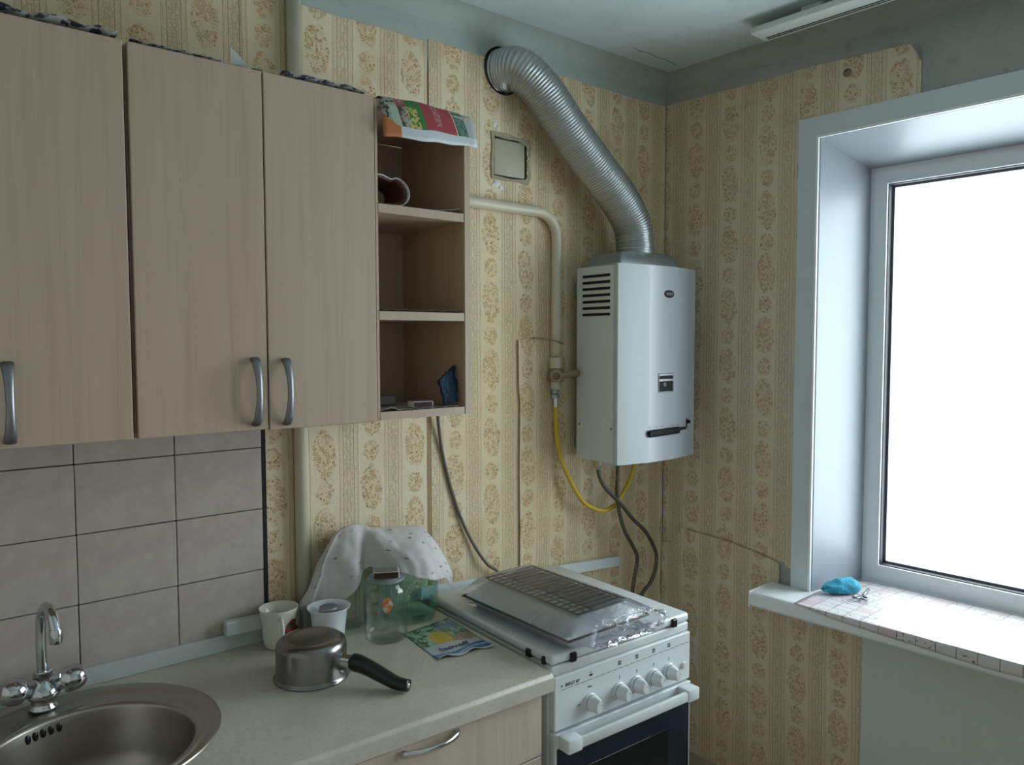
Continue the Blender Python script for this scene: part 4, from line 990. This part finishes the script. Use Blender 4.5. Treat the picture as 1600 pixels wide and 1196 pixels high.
# vent hatch
vh = thing('vent_hatch', 'painted vent hatch set in a ragged hole in the wallpaper', 'hatch', (1.50, BY, 2.10))
add('panel', box(1.440, 1.561, BY-.001, BY+.012, 2.104, 2.214, .004, 2), plain('hatch_paint', (.44, .42, .32), .5, var=.12, scale=20), vh, 40)
add('backing', box(1.433, 1.573, BY+.02, BY+.03, 2.097, 2.221), 'dark', vh)
add('frame', plate([(1.426, 2.090), (1.47, 2.087), (1.53, 2.091), (1.572, 2.088), (1.581, 2.110), (1.576, 2.15), (1.582, 2.20), (1.578, 2.228), (1.53, 2.225), (1.48, 2.231), (1.425, 2.230), (1.428, 2.18), (1.424, 2.14)], [[(1.435, 2.100), (1.50, 2.097), (1.560, 2.101), (1.571, 2.118), (1.566, 2.15), (1.572, 2.185), (1.564, 2.206), (1.53, 2.217), (1.48, 2.215), (1.437, 2.219)]], lambda a, o, z: Bk(a, .0022+o, z) + Vector((.002*nz((a*40, z*40, 0)), 0, .002*nz((a*40, z*40, 5)))), .0035), plain('old_plaster', (.36, .32, .23), .9, var=.3, scale=60), vh)
for x, z, r_ in ((1.438, 2.252, .010), (1.452, 2.246, .006), (1.445, 2.075, .014), (1.462, 2.066, .010), (1.430, 2.069, .008)):
    bm = lathe([(0, 1), (.5, .8), (1, 0)], seg=12, M=axis_matrix(Bk(x, .002, z), (0, -1, 0)) @ Matrix.Diagonal((r_, r_*.8, .004, 1)))
    for v in bm.verts: v.co += Vector((nz(v.co*200), 0, nz(v.co*200, 1, 3)))*r_*.35
    add('plaster_crumb', bm, 'lime', vh)
add('torn_edge', sheet(lambda u, v: Bk(1.566+.010*u+.004*nz((v*9, u, 0)), .003+.010*(1-u)*abs(nz((v*6, 0, 2)))+.001, 2.105+.11*v), 4, 14, .0006), 'paper_back', vh)

# ================================================================ ceiling lamp
lp = thing('ceiling_lamp', 'white fluorescent strip lamp on the ceiling near the window', 'lamp', (2.05, .75, CEIL), R(2.682))
def lbox(a0, a1, b0, b1, z0, z1, bev, mat, nm, par=None, label=None):      # a across, b along (from the near end towards -y)
    p0 = Vector((2.027, 1.352, 0)); M = Matrix.Translation(p0) @ Matrix.Rotation(dw, 4, 'Z')
    return add(nm, box(a0, a1, -b1, -b0, z0, z1, bev, 2, M=M), mat, par or lp, 40, label=label)
for b_ in (.14, 1.04): lbox(.030, .060, b_, b_+.06, 2.5315, CEIL, .002, 'lamp_white', 'mount')
df = lbox(.000, .090, -.004, 1.244, 2.5130, 2.5320, .004, 'lamp_white', 'diffuser', label='white lamp cover')
for a in (.058, .070): lbox(a, a+.0055, .015, 1.225, 2.5120, 2.5140, 0, 'black', 'groove', df, 'dark groove in the lamp cover')

# ================================================================ window sill things, screen
# oilcloth over the sill
def oilp(u, v):
    hang = .004 + .030*min(1, u*5) + .004*math.sin(u*23)
    d_ = (.385+hang)*v                                   # from the window frame towards the room, then over the nose
    if d_ < .385: o_, z_ = -.235+d_, .7912
    else:
        q = (d_-.385); o_ = .150+.0035*math.sin(min(q/.012, math.pi/2)); z_ = .7912 - max(0, q-.004)
    left = .6115 - .010*(v < .55)*0 + (.036*max(0, 1-v/.60))
    s_ = left + (2.16-left)*u
    z_ += .0014*abs(nz((s_*11, d_*11, 0)))
    return W(s_, o_, z_)
o = add('oilcloth', sheet(oilp, 90, 60, .0005, uvs=lambda a, b: (a*1.6, b*.43)), 'oilcloth', None, True); tag(o, 'white patterned oilcloth spread over the window sill', 'oilcloth')
bm = bmesh.new(); bmesh.ops.create_icosphere(bm, subdivisions=4, radius=1)
for v in bm.verts:
    p = v.co.copy(); k = .5+.5*p.x
    sc_ = .55+.45*k
    v.co = Vector((p.x*.066, p.y*.036*sc_, (p.z*.036*sc_ if p.z > -.5 else -.018*sc_)))
    v.co += p*(.006*nz(p*2.2)+.0045*nz(p*6, 1, 2)+.003*nz(p*14, 1, 5))
bm.transform(Matrix.Translation(W(.668, -.042, .8055)) @ Matrix.Rotation(R(-28), 4, 'Z'))
mnz = min(v.co.z for v in bm.verts); bm.transform(Matrix.Translation((0, 0, .7925-mnz)))
o = add('scouring_sponge', bm, 'sponge', None, True); tag(o, 'bright blue net sponge on the window sill', 'sponge')
ck = thing('wing_key', 'small silver winged key lying on the sill beside the blue sponge', 'key', W(.74, -.05, .7925))
kd = (Vector((2.4284, 1.1419, 0))-Vector((2.2900, 1.108, 0))).normalized(); kp = Vector((2.300, 1.112, .7985))
add('shaft', tube([kp+kd*.02, kp+kd*.105], .0042, 10), 'handle', ck, True)
kn_ = Vector((-kd.y, kd.x, 0))
for sgn in (1, -1):
    loop = catmull([kp+kd*.022, kp+kd*.010+kn_*sgn*.016, kp-kd*.012+kn_*sgn*.020+Vector((0, 0, .003)), kp-kd*.018+kn_*sgn*.006+Vector((0, 0, .004)), kp+kd*.012], 6)
    add('wing', tube(loop, .0032, 8), 'handle', ck, True)
# board closing the radiator niche
o = add('radiator_screen', plate([(.764, .03), (2.25, .03), (2.25, .728), (.764, .728)], [], W, .014), 'cream_board'); tag(o, 'pale grey board under the window sill', 'board')
o = add('tape_scrap', plate([(.755, .700), (.775, .700), (.773, .728), (.757, .728)], [], lambda a, o_, z: W(a, .0145+o_, z), .0012), 'red'); tag(o, 'scrap of red tape at the corner of the board under the sill', 'tape')
o = add('paper_scrap', sheet(lambda u, v: W(.628+.042*u*(1-v*.7), .120-.030*v, .7405-.040*v+.006*u), 5, 5, .0006), 'card'); tag(o, 'torn white paper scrap hanging under the window sill', 'paper')

# crack in the ceiling paint near the corner
ceil = bpy.data.objects['ceiling']
add('paint_crack', tube([(1.9122, 1.7204, CEIL), (1.9663, 1.7265, CEIL), (1.9855, 1.7182, CEIL), (2.0559, 1.7280, CEIL), (2.0821, 1.7220, CEIL), (2.1528, 1.7348, CEIL)], lambda q: (.0010+.0010*abs(math.sin(q*7)), .0008), 6), plain('crack_shadow', (.10, .11, .10), .9), ceil)
